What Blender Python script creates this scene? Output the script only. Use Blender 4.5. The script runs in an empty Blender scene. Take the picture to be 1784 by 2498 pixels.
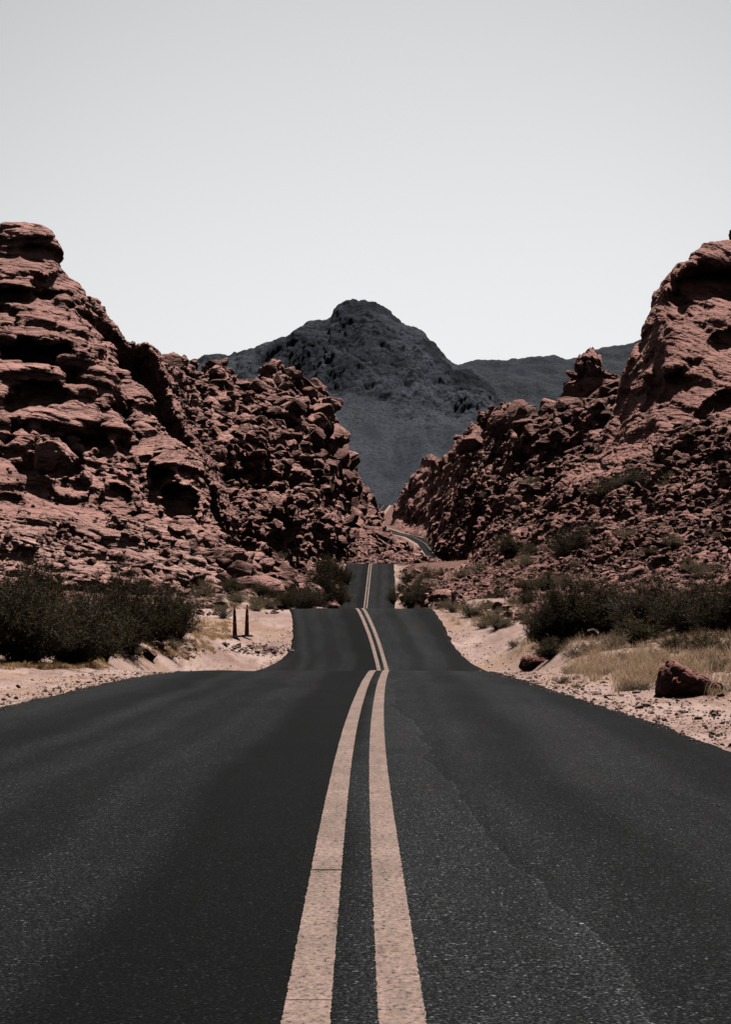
import bpy, math, random, time
T0 = time.time()
import numpy as np
from mathutils import Vector

SC = bpy.context.scene
COL = SC.collection
F, PW, PH, HZ = 4500.0, 1784.0, 2498.0, 1450.0     # photo focal length / size / horizon row, in photo pixels
CAMZ = 1.5

# ------------------------------------------------------------------ camera
cam_d = bpy.data.cameras.new("camera")
cam = bpy.data.objects.new("camera", cam_d); COL.objects.link(cam)
cam.location = (0, 0, CAMZ); cam.rotation_euler = (math.radians(90), 0, 0)
cam_d.sensor_fit = 'VERTICAL'; cam_d.sensor_height = 36.0
cam_d.lens = F / PH * 36.0
cam_d.shift_y = (HZ - PH / 2) / PH
cam_d.clip_start = 0.5; cam_d.clip_end = 30000
SC.camera = cam

# ------------------------------------------------------------------ sky and sun
SUN_DIR = Vector((0.22, 0.31, 0.92)).normalized()
SUN_EL = math.asin(SUN_DIR.z); SUN_AZ = math.atan2(SUN_DIR.x, SUN_DIR.y)
world = bpy.data.worlds.new("World"); SC.world = world; world.use_nodes = True
wt = world.node_tree; wt.nodes.clear()
sky = wt.nodes.new('ShaderNodeTexSky'); sky.sky_type = 'NISHITA'; sky.sun_disc = False
sky.sun_elevation = SUN_EL; sky.sun_rotation = SUN_AZ
sky.altitude = 600; sky.air_density = 1.0; sky.dust_density = 1.2; sky.ozone_density = 1.0
hs = wt.nodes.new('ShaderNodeHueSaturation'); hs.inputs['Saturation'].default_value = 0.04
bg = wt.nodes.new('ShaderNodeBackground'); bg.inputs['Strength'].default_value = 0.106
wo = wt.nodes.new('ShaderNodeOutputWorld')
# bright lobe over the valley end; sky around, behind and overhead dimmed for less fill
gtc = wt.nodes.new('ShaderNodeTexCoord'); gdt = wt.nodes.new('ShaderNodeVectorMath'); gdt.operation = 'DOT_PRODUCT'
gdt.inputs[1].default_value = Vector((-0.01, 1.0, 0.10)).normalized()
grp = wt.nodes.new('ShaderNodeValToRGB'); gmx = wt.nodes.new('ShaderNodeMix'); gmr = wt.nodes.new('ShaderNodeMapRange')
gmx.data_type = 'RGBA'; gmx.blend_type = 'MULTIPLY'; gmx.inputs[0].default_value = 1.0
gmr.inputs[1].default_value = -1.0; gmr.inputs[2].default_value = 1.0
SKY_T = [(-1.0, .10), (0.0, .11), (0.5, .17), (0.80, .38), (0.90, .66), (0.955, .82), (0.982, .955), (1.0, 1.0)]
el = grp.color_ramp.elements
while len(el) < len(SKY_T): el.new(0.5)
for e, (d_, c) in zip(el, SKY_T): e.position = (d_ + 1) / 2; e.color = (c, c * (1.0 + 0.004 * (1 - c)), c * (1.0 + 0.05 * (1 - c)), 1)
wt.links.new(gtc.outputs['Generated'], gdt.inputs[0]); wt.links.new(gdt.outputs['Value'], gmr.inputs[0]); wt.links.new(gmr.outputs[0], grp.inputs[0])
wt.links.new(sky.outputs[0], hs.inputs['Color']); wt.links.new(hs.outputs[0], gmx.inputs[6]); wt.links.new(grp.outputs[0], gmx.inputs[7])
wt.links.new(gmx.outputs[2], bg.inputs['Color'])
wt.links.new(bg.outputs[0], wo.inputs[0])
sun_d = bpy.data.lights.new("sun", 'SUN'); sun_d.energy = 5.0; sun_d.angle = math.radians(0.5)
sun_d.color = (1.0, 0.95, 0.89)
sun = bpy.data.objects.new("sun", sun_d); COL.objects.link(sun)
sun.rotation_euler = SUN_DIR.to_track_quat('Z', 'Y').to_euler(); sun.location = (40, 0, 120)
SC.view_settings.view_transform = 'Standard'; SC.view_settings.look = 'None'
SC.view_settings.exposure = 0.25; SC.view_settings.gamma = 1.0
SC.render.engine = 'CYCLES'
SC.cycles.max_bounces = 5; SC.cycles.diffuse_bounces = 0; SC.cycles.glossy_bounces = 1
SC.cycles.transparent_max_bounces = 4

# ------------------------------------------------------------------ numpy noise
U32 = np.uint32
def h3(ix, iy, iz, seed):
    with np.errstate(over='ignore'):
        h = (ix.astype(np.int64).astype(U32) * U32(374761393)) ^ (iy.astype(np.int64).astype(U32) * U32(668265263)) \
            ^ (iz.astype(np.int64).astype(U32) * U32(2147483647 - 5471)) ^ U32((seed * 2654435761) & 0xffffffff)
        h = (h ^ (h >> U32(15))) * U32(2246822519)
        h = (h ^ (h >> U32(13))) * U32(3266489917)
        return h ^ (h >> U32(16))
def rnd01(h): return h.astype(np.float64) / 4294967296.0
G12 = np.array([[1,1,0],[-1,1,0],[1,-1,0],[-1,-1,0],[1,0,1],[-1,0,1],[1,0,-1],[-1,0,-1],[0,1,1],[0,-1,1],[0,1,-1],[0,-1,-1]], float)
def perlin(P, seed=0):
    Q = np.floor(P); f = P - Q; Q = Q.astype(np.int64)
    u = f * f * f * (f * (f * 6 - 15) + 10)
    out = np.zeros(len(P))
    for dx in (0, 1):
        wx = u[:, 0] if dx else 1 - u[:, 0]
        for dy in (0, 1):
            wy = u[:, 1] if dy else 1 - u[:, 1]
            for dz in (0, 1):
                wz = u[:, 2] if dz else 1 - u[:, 2]
                g = G12[h3(Q[:, 0] + dx, Q[:, 1] + dy, Q[:, 2] + dz, seed) % 12]
                d = g[:, 0] * (f[:, 0] - dx) + g[:, 1] * (f[:, 1] - dy) + g[:, 2] * (f[:, 2] - dz)
                out += wx * wy * wz * d
    return out
def fbm(P, octv=4, seed=0, gain=0.5):
    a, s, out = 1.0, 1.0, np.zeros(len(P))
    for k in range(octv):
        out += a * perlin(P * s + 17.3 * k, seed + k); a *= gain; s *= 2.03
    return out
def ridged(P, octv=5, seed=0):
    a, s, out = 1.0, 1.0, np.zeros(len(P))
    for k in range(octv):
        out += a * (1 - 2.2 * np.abs(perlin(P * s + 9.1 * k, seed + k))); a *= 0.5; s *= 2.07
    return out / 1.9
def worley(P, seed=0):
    """F1, F2, id hash and offset to the nearest cell centre"""
    Q = np.floor(P).astype(np.int64); f = P - Q
    n = len(P); F1 = np.full(n, 9.); F2 = np.full(n, 9.); ID = np.zeros(n, U32); D = np.zeros((n, 3))
    for dx in (-1, 0, 1):
        for dy in (-1, 0, 1):
            for dz in (-1, 0, 1):
                h = h3(Q[:, 0] + dx, Q[:, 1] + dy, Q[:, 2] + dz, seed)
                cx = dx + (h & U32(1023)) / 1023.0 - f[:, 0]
                cy = dy + ((h >> U32(10)) & U32(1023)) / 1023.0 - f[:, 1]
                cz = dz + ((h >> U32(20)) & U32(1023)) / 1023.0 - f[:, 2]
                d = np.sqrt(cx * cx + cy * cy + cz * cz)
                m = d < F1
                F2 = np.where(m, F1, np.minimum(F2, d))
                F1 = np.where(m, d, F1); ID = np.where(m, h, ID)
                D[m, 0] = -cx[m]; D[m, 1] = -cy[m]; D[m, 2] = -cz[m]
    return F1, F2, ID, D
def sstep(a, b, x):
    t = np.clip((x - a) / (b - a), 0, 1); return t * t * (3 - 2 * t)
def blocks(P, L, seed, crack=0.12, tilt=0.7, deep=0.6, warp=0.25):
    """angular jointed blocks: each cell stands out by its own amount and leans its own way, dark joints between"""
    q = P / np.asarray(L, float)
    w = np.stack([perlin(q * 0.9 + 31.7 * k, seed + 50 + k) for k in range(3)], 1)
    q = q + warp * w
    f1, f2, idh, D = worley(q, seed)
    idh = h3(idh, idh >> U32(7), idh * 0, seed + 3)
    off = rnd01(idh)
    t1 = rnd01(h3(idh, idh * 0, idh * 0, 11)) - 0.5
    t2 = rnd01(h3(idh, idh * 0, idh * 0, 12)) - 0.3
    t3 = rnd01(h3(idh, idh * 0, idh * 0, 13)) - 0.5
    e = sstep(0.0, crack, f2 - f1)
    dome = 0.10 * (1 - f1 * f1)
    return (off + dome + tilt * 2 * (t1 * D[:, 0] + t2 * D[:, 2] + t3 * D[:, 1]) - 0.53) * (0.4 + 0.6 * e) - deep * (1 - e)
def strata(P, h, seed, wav=0.5, wl=18.0, dip=(0.0, 0.0), round_=0.5):
    """bedding: layers of uneven thickness that stand out unevenly, each with a rounded nose"""
    z = P[:, 2] + dip[0] * P[:, 0] + dip[1] * P[:, 1]
    z = z / h + wav * fbm(P / wl, 2, seed) * 2 + 0.25 * fbm(P / (wl * 0.2), 2, seed + 5)
    z = z + 0.55 * np.sin(z * 2.3 + seed) * 0.5
    i = np.floor(z); f = z - i
    k = i * 0
    o1 = rnd01(h3(i, k, k, seed)); 
    var = fbm(np.stack([P[:, 0] / (h * 5), P[:, 1] / (h * 5), i * 7.7], 1), 2, seed + 9)
    nose = sstep(0.0, 0.14, f) * (1 - 0.75 * f) - 0.5
    return (o1 - 0.5) * 1.0 + var * 0.45 + 1.7 * round_ * nose

# ------------------------------------------------------------------ tables
def smooth_table(xs, vs, step, sig, lo, hi):
    g = np.arange(lo, hi, step); v = np.interp(g, xs, vs)
    n = int(3 * sig / step) + 1; k = np.exp(-0.5 * (np.arange(-n, n + 1) * step / sig) ** 2); k /= k.sum()
    vp = np.concatenate([np.full(n, v[0]) + (np.arange(-n, 0) * (v[1] - v[0])), v, np.full(n, v[-1])])
    return g, np.convolve(vp, k, 'valid')
# road height above/below the eye, along the depth Y
RZ_T = [(0,-1.262),(40,-1.69),(45,-1.80),(50,-2.25),(57,-3.0),(63,-3.25),(70,-3.02),(74,-2.75),(82,-1.82),(88,-1.02),(91,-0.68),(95,-0.66),(100,-1.0),(125,-3.4),(150,-4.8),
        (180,-4.7),(200,-2.9),(214,-1.5),(264,3.95),(272,4.62),(278,4.6),(300,3.4),(340,2.4),(420,4.5),(520,8.0),(590,10.5),(650,13.8),(720,19.8),(790,24.6),(860,28.7),(920,33.5),(980,38.2),(1030,44.5),(1100,53.3),(1140,55),(1250,55),(1400,62),(1500,70),(9000,76)]
_rzg, _rzv = smooth_table(*zip(*RZ_T), 0.25, 2.2, 0, 1600)
def road_z(y): return np.where(np.asarray(y) < 1590, np.interp(y, _rzg, _rzv), 76.0) + CAMZ
XC_T = [(0,-0.02),(9,-0.045),(15.3,-0.055),(22,-0.015),(33,0.12),(45,0.38),(60,0.72),(72,0.70),(82,0.36),(92,-0.31),(120,-1.1),(180,-0.5),(214,0.0),(243,0.38),(271,0.74),(330,3),(450,12),(580,24),
        (650,24.5),(720,23.5),(790,20.5),(860,13.5),(920,6),(1000,4.6),(1040,6.5),(1100,11.0),(1200,15),(9000,15)]
_xcg, _xcv = smooth_table(*zip(*XC_T), 0.25, 3.5, 0, 1600)
def road_x(y): return np.interp(y, _xcg, _xcv)
HL_T = [(0,5.0),(25,5.0),(33,5.0),(42,4.75),(50,5.4),(60,6.2),(68,5.7),(71,5.0),(72.6,4.5),(75,3.95),(78,3.65),(84,3.5),(92,3.55),(214,3.55),(271,3.6),(600,3.2),(9000,3.0)]
HR_T = [(0,3.5),(21,3.42),(27,3.2),(45,2.4),(60,3.6),(70,4.2),(73,3.75),(76,3.45),(80,3.35),(92,3.6),(214,3.5),(271,3.45),(600,3.2),(9000,3.0)]
def half_l(y): return np.interp(y, *zip(*HL_T))
def half_r(y): return np.interp(y, *zip(*HR_T))
S_T = [(0,-1.3),(30,-1.6),(46,-1.78),(60,-1.85),(76,-1.85),(92,-0.75),(120,-0.2),(150,0.3),(200,1.2),(240,3),(271,4.5),(330,4.0),(450,6),(520,8),(590,10.5),(650,13.8),(720,19.8),(790,24.6),(860,28.7),(920,33.5),(980,38.2),(1030,44.5),(1100,53.3),(1250,56),(1500,72),(9000,78)]
_sg, _sv = smooth_table(*zip(*S_T), 0.5, 6.0, 0, 1700)
def side_z(y): return np.where(np.asarray(y) < 1690, np.interp(y, _sg, _sv), 78.0) + CAMZ
def ground_z(x, y, rough=True):
    x = np.atleast_1d(np.asarray(x, float)); y = np.atleast_1d(np.asarray(y, float))
    d = x - road_x(y)
    out = np.where(d < 0, -d - half_l(y), d - half_r(y))
    w = sstep(0.35, 3.2, out)
    lat = np.minimum(0.07 * np.maximum(0, out - 1.5), 4.0)
    z = (road_z(y) - 0.075) * (1 - w) + (side_z(y) + lat) * w
    if rough:
        P = np.stack([x, y, x * 0], 1)
        a = sstep(0.3, 2.2, out)
        z = z + a * (0.16 * fbm(P / 4.5, 3, 5) + 0.05 * fbm(P / 0.8, 2, 8)) + sstep(0.2, 0.9, out) * 0.03 * fbm(P / 0.35, 2, 81)
    return z
def at(px, py, Y): return Vector(((px - PW / 2) / F * Y, Y, CAMZ + (HZ - py) / F * Y))
def ground_hit(px, py, y0=12, y1=420):
    ys = np.geomspace(y0, y1, 1400); xs = (px - PW / 2) / F * ys; zs = CAMZ + (HZ - py) / F * ys
    below = np.where(zs <= ground_z(xs, ys, False))[0]
    y = ys[below[0]] if len(below) else 120.0
    x = (px - PW / 2) / F * y
    return x, y, float(ground_z(x, y)[0])

# ------------------------------------------------------------------ object helpers
def tag(o, label=None, cat=None, group=None, kind=None):
    for k, v in (("label", label), ("category", cat), ("group", group), ("kind", kind)):
        if v: o[k] = v
    return o
def mesh_np(name, V, faces, mat=None, smooth=False, uv=None):
    """faces: (n,k) int array"""
    me = bpy.data.meshes.new(name); V = np.asarray(V, np.float32); faces = np.asarray(faces, np.int32)
    n, k = faces.shape
    me.vertices.add(len(V)); me.vertices.foreach_set('co', V.ravel())
    me.loops.add(n * k); me.loops.foreach_set('vertex_index', faces.ravel())
    me.polygons.add(n); me.polygons.foreach_set('loop_start', np.arange(0, n * k, k, dtype=np.int32))
    try: me.polygons.foreach_set('loop_total', np.full(n, k, np.int32))
    except Exception: pass
    me.polygons.foreach_set('use_smooth', np.full(n, bool(smooth)))
    if uv is not None:
        l = me.uv_layers.new(name='UVMap'); l.data.foreach_set('uv', np.asarray(uv, np.float32)[faces.ravel()].ravel())
    me.update(calc_edges=True); me.validate()
    if mat: me.materials.append(mat)
    return me
def obj(name, me, parent=None, loc=None):
    o = bpy.data.objects.new(name, me); COL.objects.link(o)
    if parent: o.parent = parent
    if loc is not None: o.location = loc
    return o
def grid_faces(nr, nc):
    i = np.arange(nr - 1)[:, None] * nc + np.arange(nc - 1)[None, :]
    return np.stack([i, i + 1, i + nc + 1, i + nc], -1).reshape(-1, 4)

# ------------------------------------------------------------------ materials
def new_mat(name, rough=0.9, spec=0.2):
    m = bpy.data.materials.new(name); m.use_nodes = True
    b = m.node_tree.nodes['Principled BSDF']; b.inputs['Roughness'].default_value = rough
    b.inputs['Specular IOR Level'].default_value = spec
    return m, m.node_tree, b
def N(t, typ, **kw):
    n = t.nodes.new(typ)
    for k, v in kw.items(): setattr(n, k, v)
    return n
def coords(t, scale=(1, 1, 1), src='Object'):
    c = N(t, 'ShaderNodeTexCoord'); mp = N(t, 'ShaderNodeMapping'); mp.inputs['Scale'].default_value = scale
    t.links.new(c.outputs[src], mp.inputs['Vector']); return mp.outputs[0]
def noise(t, vec, scale, detail=4, rough=0.55, dist=0.0):
    n = N(t, 'ShaderNodeTexNoise'); n.inputs['Scale'].default_value = scale; n.inputs['Detail'].default_value = detail
    n.inputs['Roughness'].default_value = rough; n.inputs['Distortion'].default_value = dist
    t.links.new(vec, n.inputs['Vector']); return n.outputs['Fac']
def ramp(t, fac, stops):
    r = N(t, 'ShaderNodeValToRGB'); el = r.color_ramp.elements
    while len(el) < len(stops): el.new(0.5)
    for e, (p, c) in zip(el, stops):
        e.position = p; e.color = (c, c, c, 1) if isinstance(c, (int, float)) else (*c, 1)
    t.links.new(fac, r.inputs[0]); return r.outputs[0]
def mix(t, fac, a, b, mode='MIX'):
    m = N(t, 'ShaderNodeMix', data_type='RGBA', blend_type=mode)
    for s, v in ((0, fac), (6, a), (7, b)):
        if hasattr(v, 'default_value') or hasattr(v, 'is_linked'): t.links.new(v, m.inputs[s])
        elif isinstance(v, (int, float)): m.inputs[s].default_value = v if s == 0 else (v, v, v, 1)
        else: m.inputs[s].default_value = (*v, 1)
    return m.outputs[2]
def math_(t, op, a, b=None, c=None):
    m = N(t, 'ShaderNodeMath', operation=op)
    for i, v in enumerate((a, b, c)):
        if v is None: continue
        if isinstance(v, (int, float)): m.inputs[i].default_value = v
        else: t.links.new(v, m.inputs[i])
    return m.outputs[0]
def bump(t, b, h, strength, dist, prev=None):
    n = N(t, 'ShaderNodeBump'); n.inputs['Strength'].default_value = strength; n.inputs['Distance'].default_value = dist
    t.links.new(h, n.inputs['Height'])
    if prev is not None: t.links.new(prev, n.inputs['Normal'])
    t.links.new(n.outputs[0], b.inputs['Normal']); return n.outputs[0]

def rock_mat(name, c1, c2, dark, big=0.05, fine=1.6, bands=0.5, dark_amt=0.65, bmp=0.65, bd=0.22, island=False):
    m, t, b = new_mat(name, 0.93, 0.12)
    v = coords(t); vz = coords(t, (0.16, 0.16, 1.0))
    f = ramp(t, noise(t, v, big, 6, 0.62, 0.6), [(0.36, 0.0), (0.62, 1.0)])
    col = mix(t, f, c1, c2)
    lay = noise(t, vz, fine, 5, 0.65, 0.8)
    col = mix(t, bands, col, mix(t, ramp(t, lay, [(0.3, 0.55), (0.68, 1.22)]), 0, col, 'MULTIPLY'), 'MIX') if False else col
    lf = N(t, 'ShaderNodeMix', data_type='RGBA', blend_type='MULTIPLY'); lf.inputs[0].default_value = bands
    t.links.new(col, lf.inputs[6]); t.links.new(ramp(t, lay, [(0.3, 0.45), (0.5, 0.95), (0.7, 1.4)]), lf.inputs[7]); col = lf.outputs[2]
    st = math_(t, 'MULTIPLY', ramp(t, noise(t, v, big * 5, 7, 0.7, 1.2), [(0.52, 0.0), (0.64, 1.0)]), dark_amt)
    col = mix(t, st, col, dark)
    if island:
        g = N(t, 'ShaderNodeNewGeometry'); oi = N(t, 'ShaderNodeObjectInfo')
        r = math_(t, 'FRACT', math_(t, 'ADD', g.outputs['Random Per Island'], oi.outputs['Random']))
        lm = N(t, 'ShaderNodeMix', data_type='RGBA', blend_type='MULTIPLY'); lm.inputs[0].default_value = 1.0
        t.links.new(col, lm.inputs[6]); t.links.new(ramp(t, r, [(0.0, 0.5), (1.0, 1.2)]), lm.inputs[7]); col = lm.outputs[2]
    t.links.new(col, b.inputs['Base Color'])
    p = bump(t, b, noise(t, v, fine * 2.2, 6, 0.72), bmp, bd)
    p = bump(t, b, lay, bmp * 1.1, bd * 1.4, p)
    wv = N(t, 'ShaderNodeVectorMath', operation='ADD'); wn_ = N(t, 'ShaderNodeTexNoise'); wn_.inputs['Scale'].default_value = fine * 0.5; wn_.inputs['Detail'].default_value = 5
    t.links.new(v, wn_.inputs['Vector']); sc_ = N(t, 'ShaderNodeVectorMath', operation='SCALE'); sc_.inputs['Scale'].default_value = 0.9 / fine
    t.links.new(wn_.outputs['Color'], sc_.inputs[0]); t.links.new(coords(t, (0.55, 0.55, 1.35)), wv.inputs[0]); t.links.new(sc_.outputs[0], wv.inputs[1])
    vo = N(t, 'ShaderNodeTexVoronoi', feature='DISTANCE_TO_EDGE'); vo.inputs['Scale'].default_value = fine * 0.62; t.links.new(wv.outputs[0], vo.inputs['Vector'])
    bump(t, b, ramp(t, vo.outputs['Distance'], [(0.0, 0.0), (0.07, 0.75), (0.3, 1.0)]), bmp, bd * 1.6, p)
    return m
C_PALE = (0.51, 0.278, 0.240); C_MID = (0.35, 0.184, 0.159); C_DRK = (0.075, 0.046, 0.041)  # pale, mid and dark varnish tones of the stone, mixed by noise
M_ROCK = rock_mat("red_sandstone", C_PALE, C_MID, C_DRK)
M_SLAB = rock_mat("pale_sandstone", (0.48, 0.288, 0.250), (0.395, 0.222, 0.192), (0.13, 0.066, 0.057), dark_amt=0.4)
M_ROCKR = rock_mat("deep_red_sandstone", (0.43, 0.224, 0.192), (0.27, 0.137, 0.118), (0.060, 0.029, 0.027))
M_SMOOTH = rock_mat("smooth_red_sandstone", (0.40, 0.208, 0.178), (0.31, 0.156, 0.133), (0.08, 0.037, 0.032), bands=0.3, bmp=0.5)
M_RUB = rock_mat("rubble_stone", (0.49, 0.265, 0.228), (0.34, 0.178, 0.153), C_DRK, big=0.3, fine=2.5, island=True)
M_RUBR = rock_mat("deep_rubble_stone", (0.42, 0.228, 0.196), (0.23, 0.120, 0.104), (0.055, 0.029, 0.027), big=0.3, fine=2.5, island=True)
M_BOUL = rock_mat("maroon_boulder", (0.30, 0.135, 0.112), (0.19, 0.086, 0.072), (0.07, 0.036, 0.031), big=0.9, fine=5.0, bd=0.04, bands=0.4)

def mountain_mat(name, c1, c2, fan=None):
    m, t, b = new_mat(name, 0.95, 0.1)
    v = coords(t)
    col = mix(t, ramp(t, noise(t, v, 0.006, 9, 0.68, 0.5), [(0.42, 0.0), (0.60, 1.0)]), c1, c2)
    if fan:
        an = N(t, 'ShaderNodeAttribute', attribute_name='rocky')
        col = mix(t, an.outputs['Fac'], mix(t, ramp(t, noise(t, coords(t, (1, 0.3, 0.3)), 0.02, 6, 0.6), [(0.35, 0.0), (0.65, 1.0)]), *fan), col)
    sp = ramp(t, noise(t, v, 0.30, 4, 0.7), [(0.48, 1.1), (0.60, 0.35)])
    lm = N(t, 'ShaderNodeMix', data_type='RGBA', blend_type='MULTIPLY'); lm.inputs[0].default_value = 0.8
    t.links.new(col, lm.inputs[6]); t.links.new(sp, lm.inputs[7])
    vd = N(t, 'ShaderNodeTexVoronoi'); vd.inputs['Scale'].default_value = 0.16; t.links.new(v, vd.inputs['Vector'])
    dots = mix(t, ramp(t, noise(t, v, 0.012, 4, 0.6), [(0.38, 0.25), (0.62, 1.0)]), (1, 1, 1), ramp(t, vd.outputs['Distance'], [(0.22, 0.30), (0.42, 1.0)]))
    l2 = N(t, 'ShaderNodeMix', data_type='RGBA', blend_type='MULTIPLY'); l2.inputs[0].default_value = 1.0
    t.links.new(lm.outputs[2], l2.inputs[6]); t.links.new(dots, l2.inputs[7])
    t.links.new(l2.outputs[2], b.inputs['Base Color'])
    bump(t, b, noise(t, v, 0.03, 8, 0.7), 0.7, 14.0)
    return m
M_MTN = mountain_mat("dark_hazed_mountain_rock", (0.009, 0.013, 0.020), (0.062, 0.073, 0.092), ((0.019, 0.025, 0.036), (0.050, 0.057, 0.071)))  # blue cast of distance haze mixed into the rock and fan colours
M_FAR = mountain_mat("hazed_far_hill_scrub", (0.026, 0.032, 0.043), (0.044, 0.050, 0.061))  # haze tint painted into the scrub colours here as well

def ground_mat():
    m, t, b = new_mat("pink_desert_dirt", 0.95, 0.1)
    v = coords(t)
    col = mix(t, ramp(t, noise(t, v, 0.35, 6, 0.65, 0.4), [(0.35, 0.0), (0.65, 1.0)]), (0.31, 0.203, 0.174), (0.47, 0.338, 0.299))
    col = mix(t, ramp(t, noise(t, v, 0.16, 4, 0.6, 0.8), [(0.52, 0.0), (0.66, 0.75)]), col, (0.34, 0.215, 0.135))
    col = mix(t, ramp(t, noise(t, coords(t, (1.6, 0.5, 1)), 0.9, 7, 0.7, 0.5), [(0.50, 0.0), (0.62, 0.8)]), col, (0.24, 0.150, 0.122))
    wn = N(t, 'ShaderNodeAttribute', attribute_name='wild')
    col = mix(t, wn.outputs['Fac'], col, mix(t, ramp(t, noise(t, v, 0.6, 6, 0.7), [(0.35, 0.0), (0.65, 1.0)]), (0.10, 0.055, 0.042), (0.22, 0.115, 0.095)))
    sp = ramp(t, noise(t, v, 26.0, 3, 0.7), [(0.36, 0.3), (0.48, 0.9), (0.62, 1.3)])
    lm = N(t, 'ShaderNodeMix', data_type='RGBA', blend_type='MULTIPLY'); lm.inputs[0].default_value = 0.85
    t.links.new(col, lm.inputs[6]); t.links.new(sp, lm.inputs[7])
    t.links.new(lm.outputs[2], b.inputs['Base Color'])
    p = bump(t, b, noise(t, v, 9.0, 6, 0.75), 0.7, 0.05)
    return m
M_GROUND = ground_mat()

def asphalt_mat():
    m, t, b = new_mat("asphalt", 0.82, 0.04)
    v = coords(t)
    uvn = N(t, 'ShaderNodeUVMap'); sep = N(t, 'ShaderNodeSeparateXYZ'); t.links.new(uvn.outputs[0], sep.inputs[0])
    u, w = sep.outputs[0], sep.outputs[1]
    wn = N(t, 'ShaderNodeTexNoise', noise_dimensions='1D'); wn.inputs['Scale'].default_value = 0.11; wn.inputs['Detail'].default_value = 5
    t.links.new(w, wn.inputs['W'])
    ud = math_(t, 'ADD', u, math_(t, 'MULTIPLY', math_(t, 'SUBTRACT', wn.outputs['Fac'], 0.5), 0.9))
    # worn wheel paths: bands along the lane
    bandn = N(t, 'ShaderNodeTexNoise', noise_dimensions='1D'); bandn.inputs['Scale'].default_value = 0.75; bandn.inputs['Detail'].default_value = 2
    t.links.new(ud, bandn.inputs['W'])
    lanes = ramp(t, bandn.outputs['Fac'], [(0.40, 0.48), (0.60, 2.6)])
    big = ramp(t, noise(t, coords(t, (1.0, 0.25, 1)), 0.55, 6, 0.65, 0.4), [(0.3, 0.65), (0.7, 1.4)])
    agg = noise(t, v, 78.0, 3, 0.65)
    grit = ramp(t, agg, [(0.34, 0.1), (0.47, 0.5), (0.58, 2.0), (0.70, 7.0)])
    vor = N(t, 'ShaderNodeTexVoronoi'); vor.inputs['Scale'].default_value = 85.0; t.links.new(v, vor.inputs['Vector'])
    sepc = N(t, 'ShaderNodeSeparateColor'); t.links.new(vor.outputs['Color'], sepc.inputs[0])
    chips = ramp(t, sepc.outputs[0], [(0.0, 0.7), (0.9, 1.05), (0.955, 2.2), (1.0, 6.0)])
    f = math_(t, 'MULTIPLY', math_(t, 'MULTIPLY', lanes, big), math_(t, 'MULTIPLY', grit, chips))
    # paving seam wandering right of the centre lines
    sn = N(t, 'ShaderNodeTexNoise', noise_dimensions='1D'); sn.inputs['Scale'].default_value = 0.22; sn.inputs['Detail'].default_value = 3; sn.inputs['Roughness'].default_value = 0.5
    t.links.new(w, sn.inputs['W'])
    dseam = math_(t, 'SUBTRACT', u, math_(t, 'ADD', math_(t, 'MAXIMUM', math_(t, 'MULTIPLY_ADD', w, -0.0235, 1.05), 0.3), math_(t, 'MULTIPLY_ADD', sn.outputs['Fac'], 0.7, -0.35)))
    seam = ramp(t, math_(t, 'MULTIPLY_ADD', dseam, 0.8, 0.5), [(0.0, 1.0), (0.20, 1.0), (0.47, 1.2), (0.474, 1.6), (0.490, 1.45), (0.494, 0.6), (0.506, 0.78), (0.7, 0.95)])
    f = math_(t, 'MULTIPLY', f, seam)
    c = N(t, 'ShaderNodeMix', data_type='RGBA', blend_type='MULTIPLY'); c.inputs[0].default_value = 1.0
    c.inputs[6].default_value = (0.0049, 0.0050, 0.0053, 1); t.links.new(f, c.inputs[7])
    t.links.new(c.outputs[2], b.inputs['Base Color'])
    p = bump(t, b, agg, 0.55, 0.006)
    bump(t, b, vor.outputs['Distance'], 0.35, 0.004, p)
    return m
M_ASPH = asphalt_mat()

def paint_mat():
    m, t, b = new_mat("faded_road_paint", 0.8, 0.25)
    v = coords(t)
    col = mix(t, ramp(t, noise(t, v, 1.6, 5, 0.6), [(0.35, 0.0), (0.65, 1.0)]), (0.225, 0.152, 0.124), (0.30, 0.206, 0.172))
    wear = ramp(t, noise(t, coords(t, (1, 0.6, 1)), 46.0, 5, 0.72), [(0.36, 0.05), (0.44, 0.7), (0.58, 1.0), (0.70, 1.5)])
    col = mix(t, ramp(t, noise(t, coords(t, (5, 0.7, 1)), 1.3, 6, 0.7), [(0.48, 0.0), (0.66, 0.55)]), col, (0.15, 0.105, 0.088))
    lm = N(t, 'ShaderNodeMix', data_type='RGBA', blend_type='MULTIPLY'); lm.inputs[0].default_value = 1.0
    t.links.new(col, lm.inputs[6]); t.links.new(wear, lm.inputs[7])
    t.links.new(lm.outputs[2], b.inputs['Base Color'])
    bump(t, b, noise(t, v, 62.0, 2, 0.6), 0.4, 0.004)
    return m
M_PAINT = paint_mat()

def leaf_mat(name, c1, c2, thin=0.25):
    m, t, b = new_mat(name, 0.75, 0.2)
    g = N(t, 'ShaderNodeNewGeometry')
    col = mix(t, g.outputs['Random Per Island'], c1, c2); t.links.new(col, b.inputs['Base Color'])
    tl = N(t, 'ShaderNodeBsdfTranslucent'); t.links.new(col, tl.inputs['Color']); ms = N(t, 'ShaderNodeMixShader'); ms.inputs[0].default_value = thin
    t.links.new(b.outputs[0], ms.inputs[1]); t.links.new(tl.outputs[0], ms.inputs[2])
    t.links.new(ms.outputs[0], t.nodes['Material Output'].inputs['Surface'])
    return m
M_LEAF = leaf_mat("creosote_leaf", (0.012, 0.010, 0.005), (0.100, 0.072, 0.030))
M_LEAF2 = leaf_mat("sage_leaf", (0.12, 0.092, 0.056), (0.32, 0.245, 0.16), 0.45)
M_LEAF3 = leaf_mat("olive_leaf", (0.036, 0.029, 0.014), (0.13, 0.096, 0.044))
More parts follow.
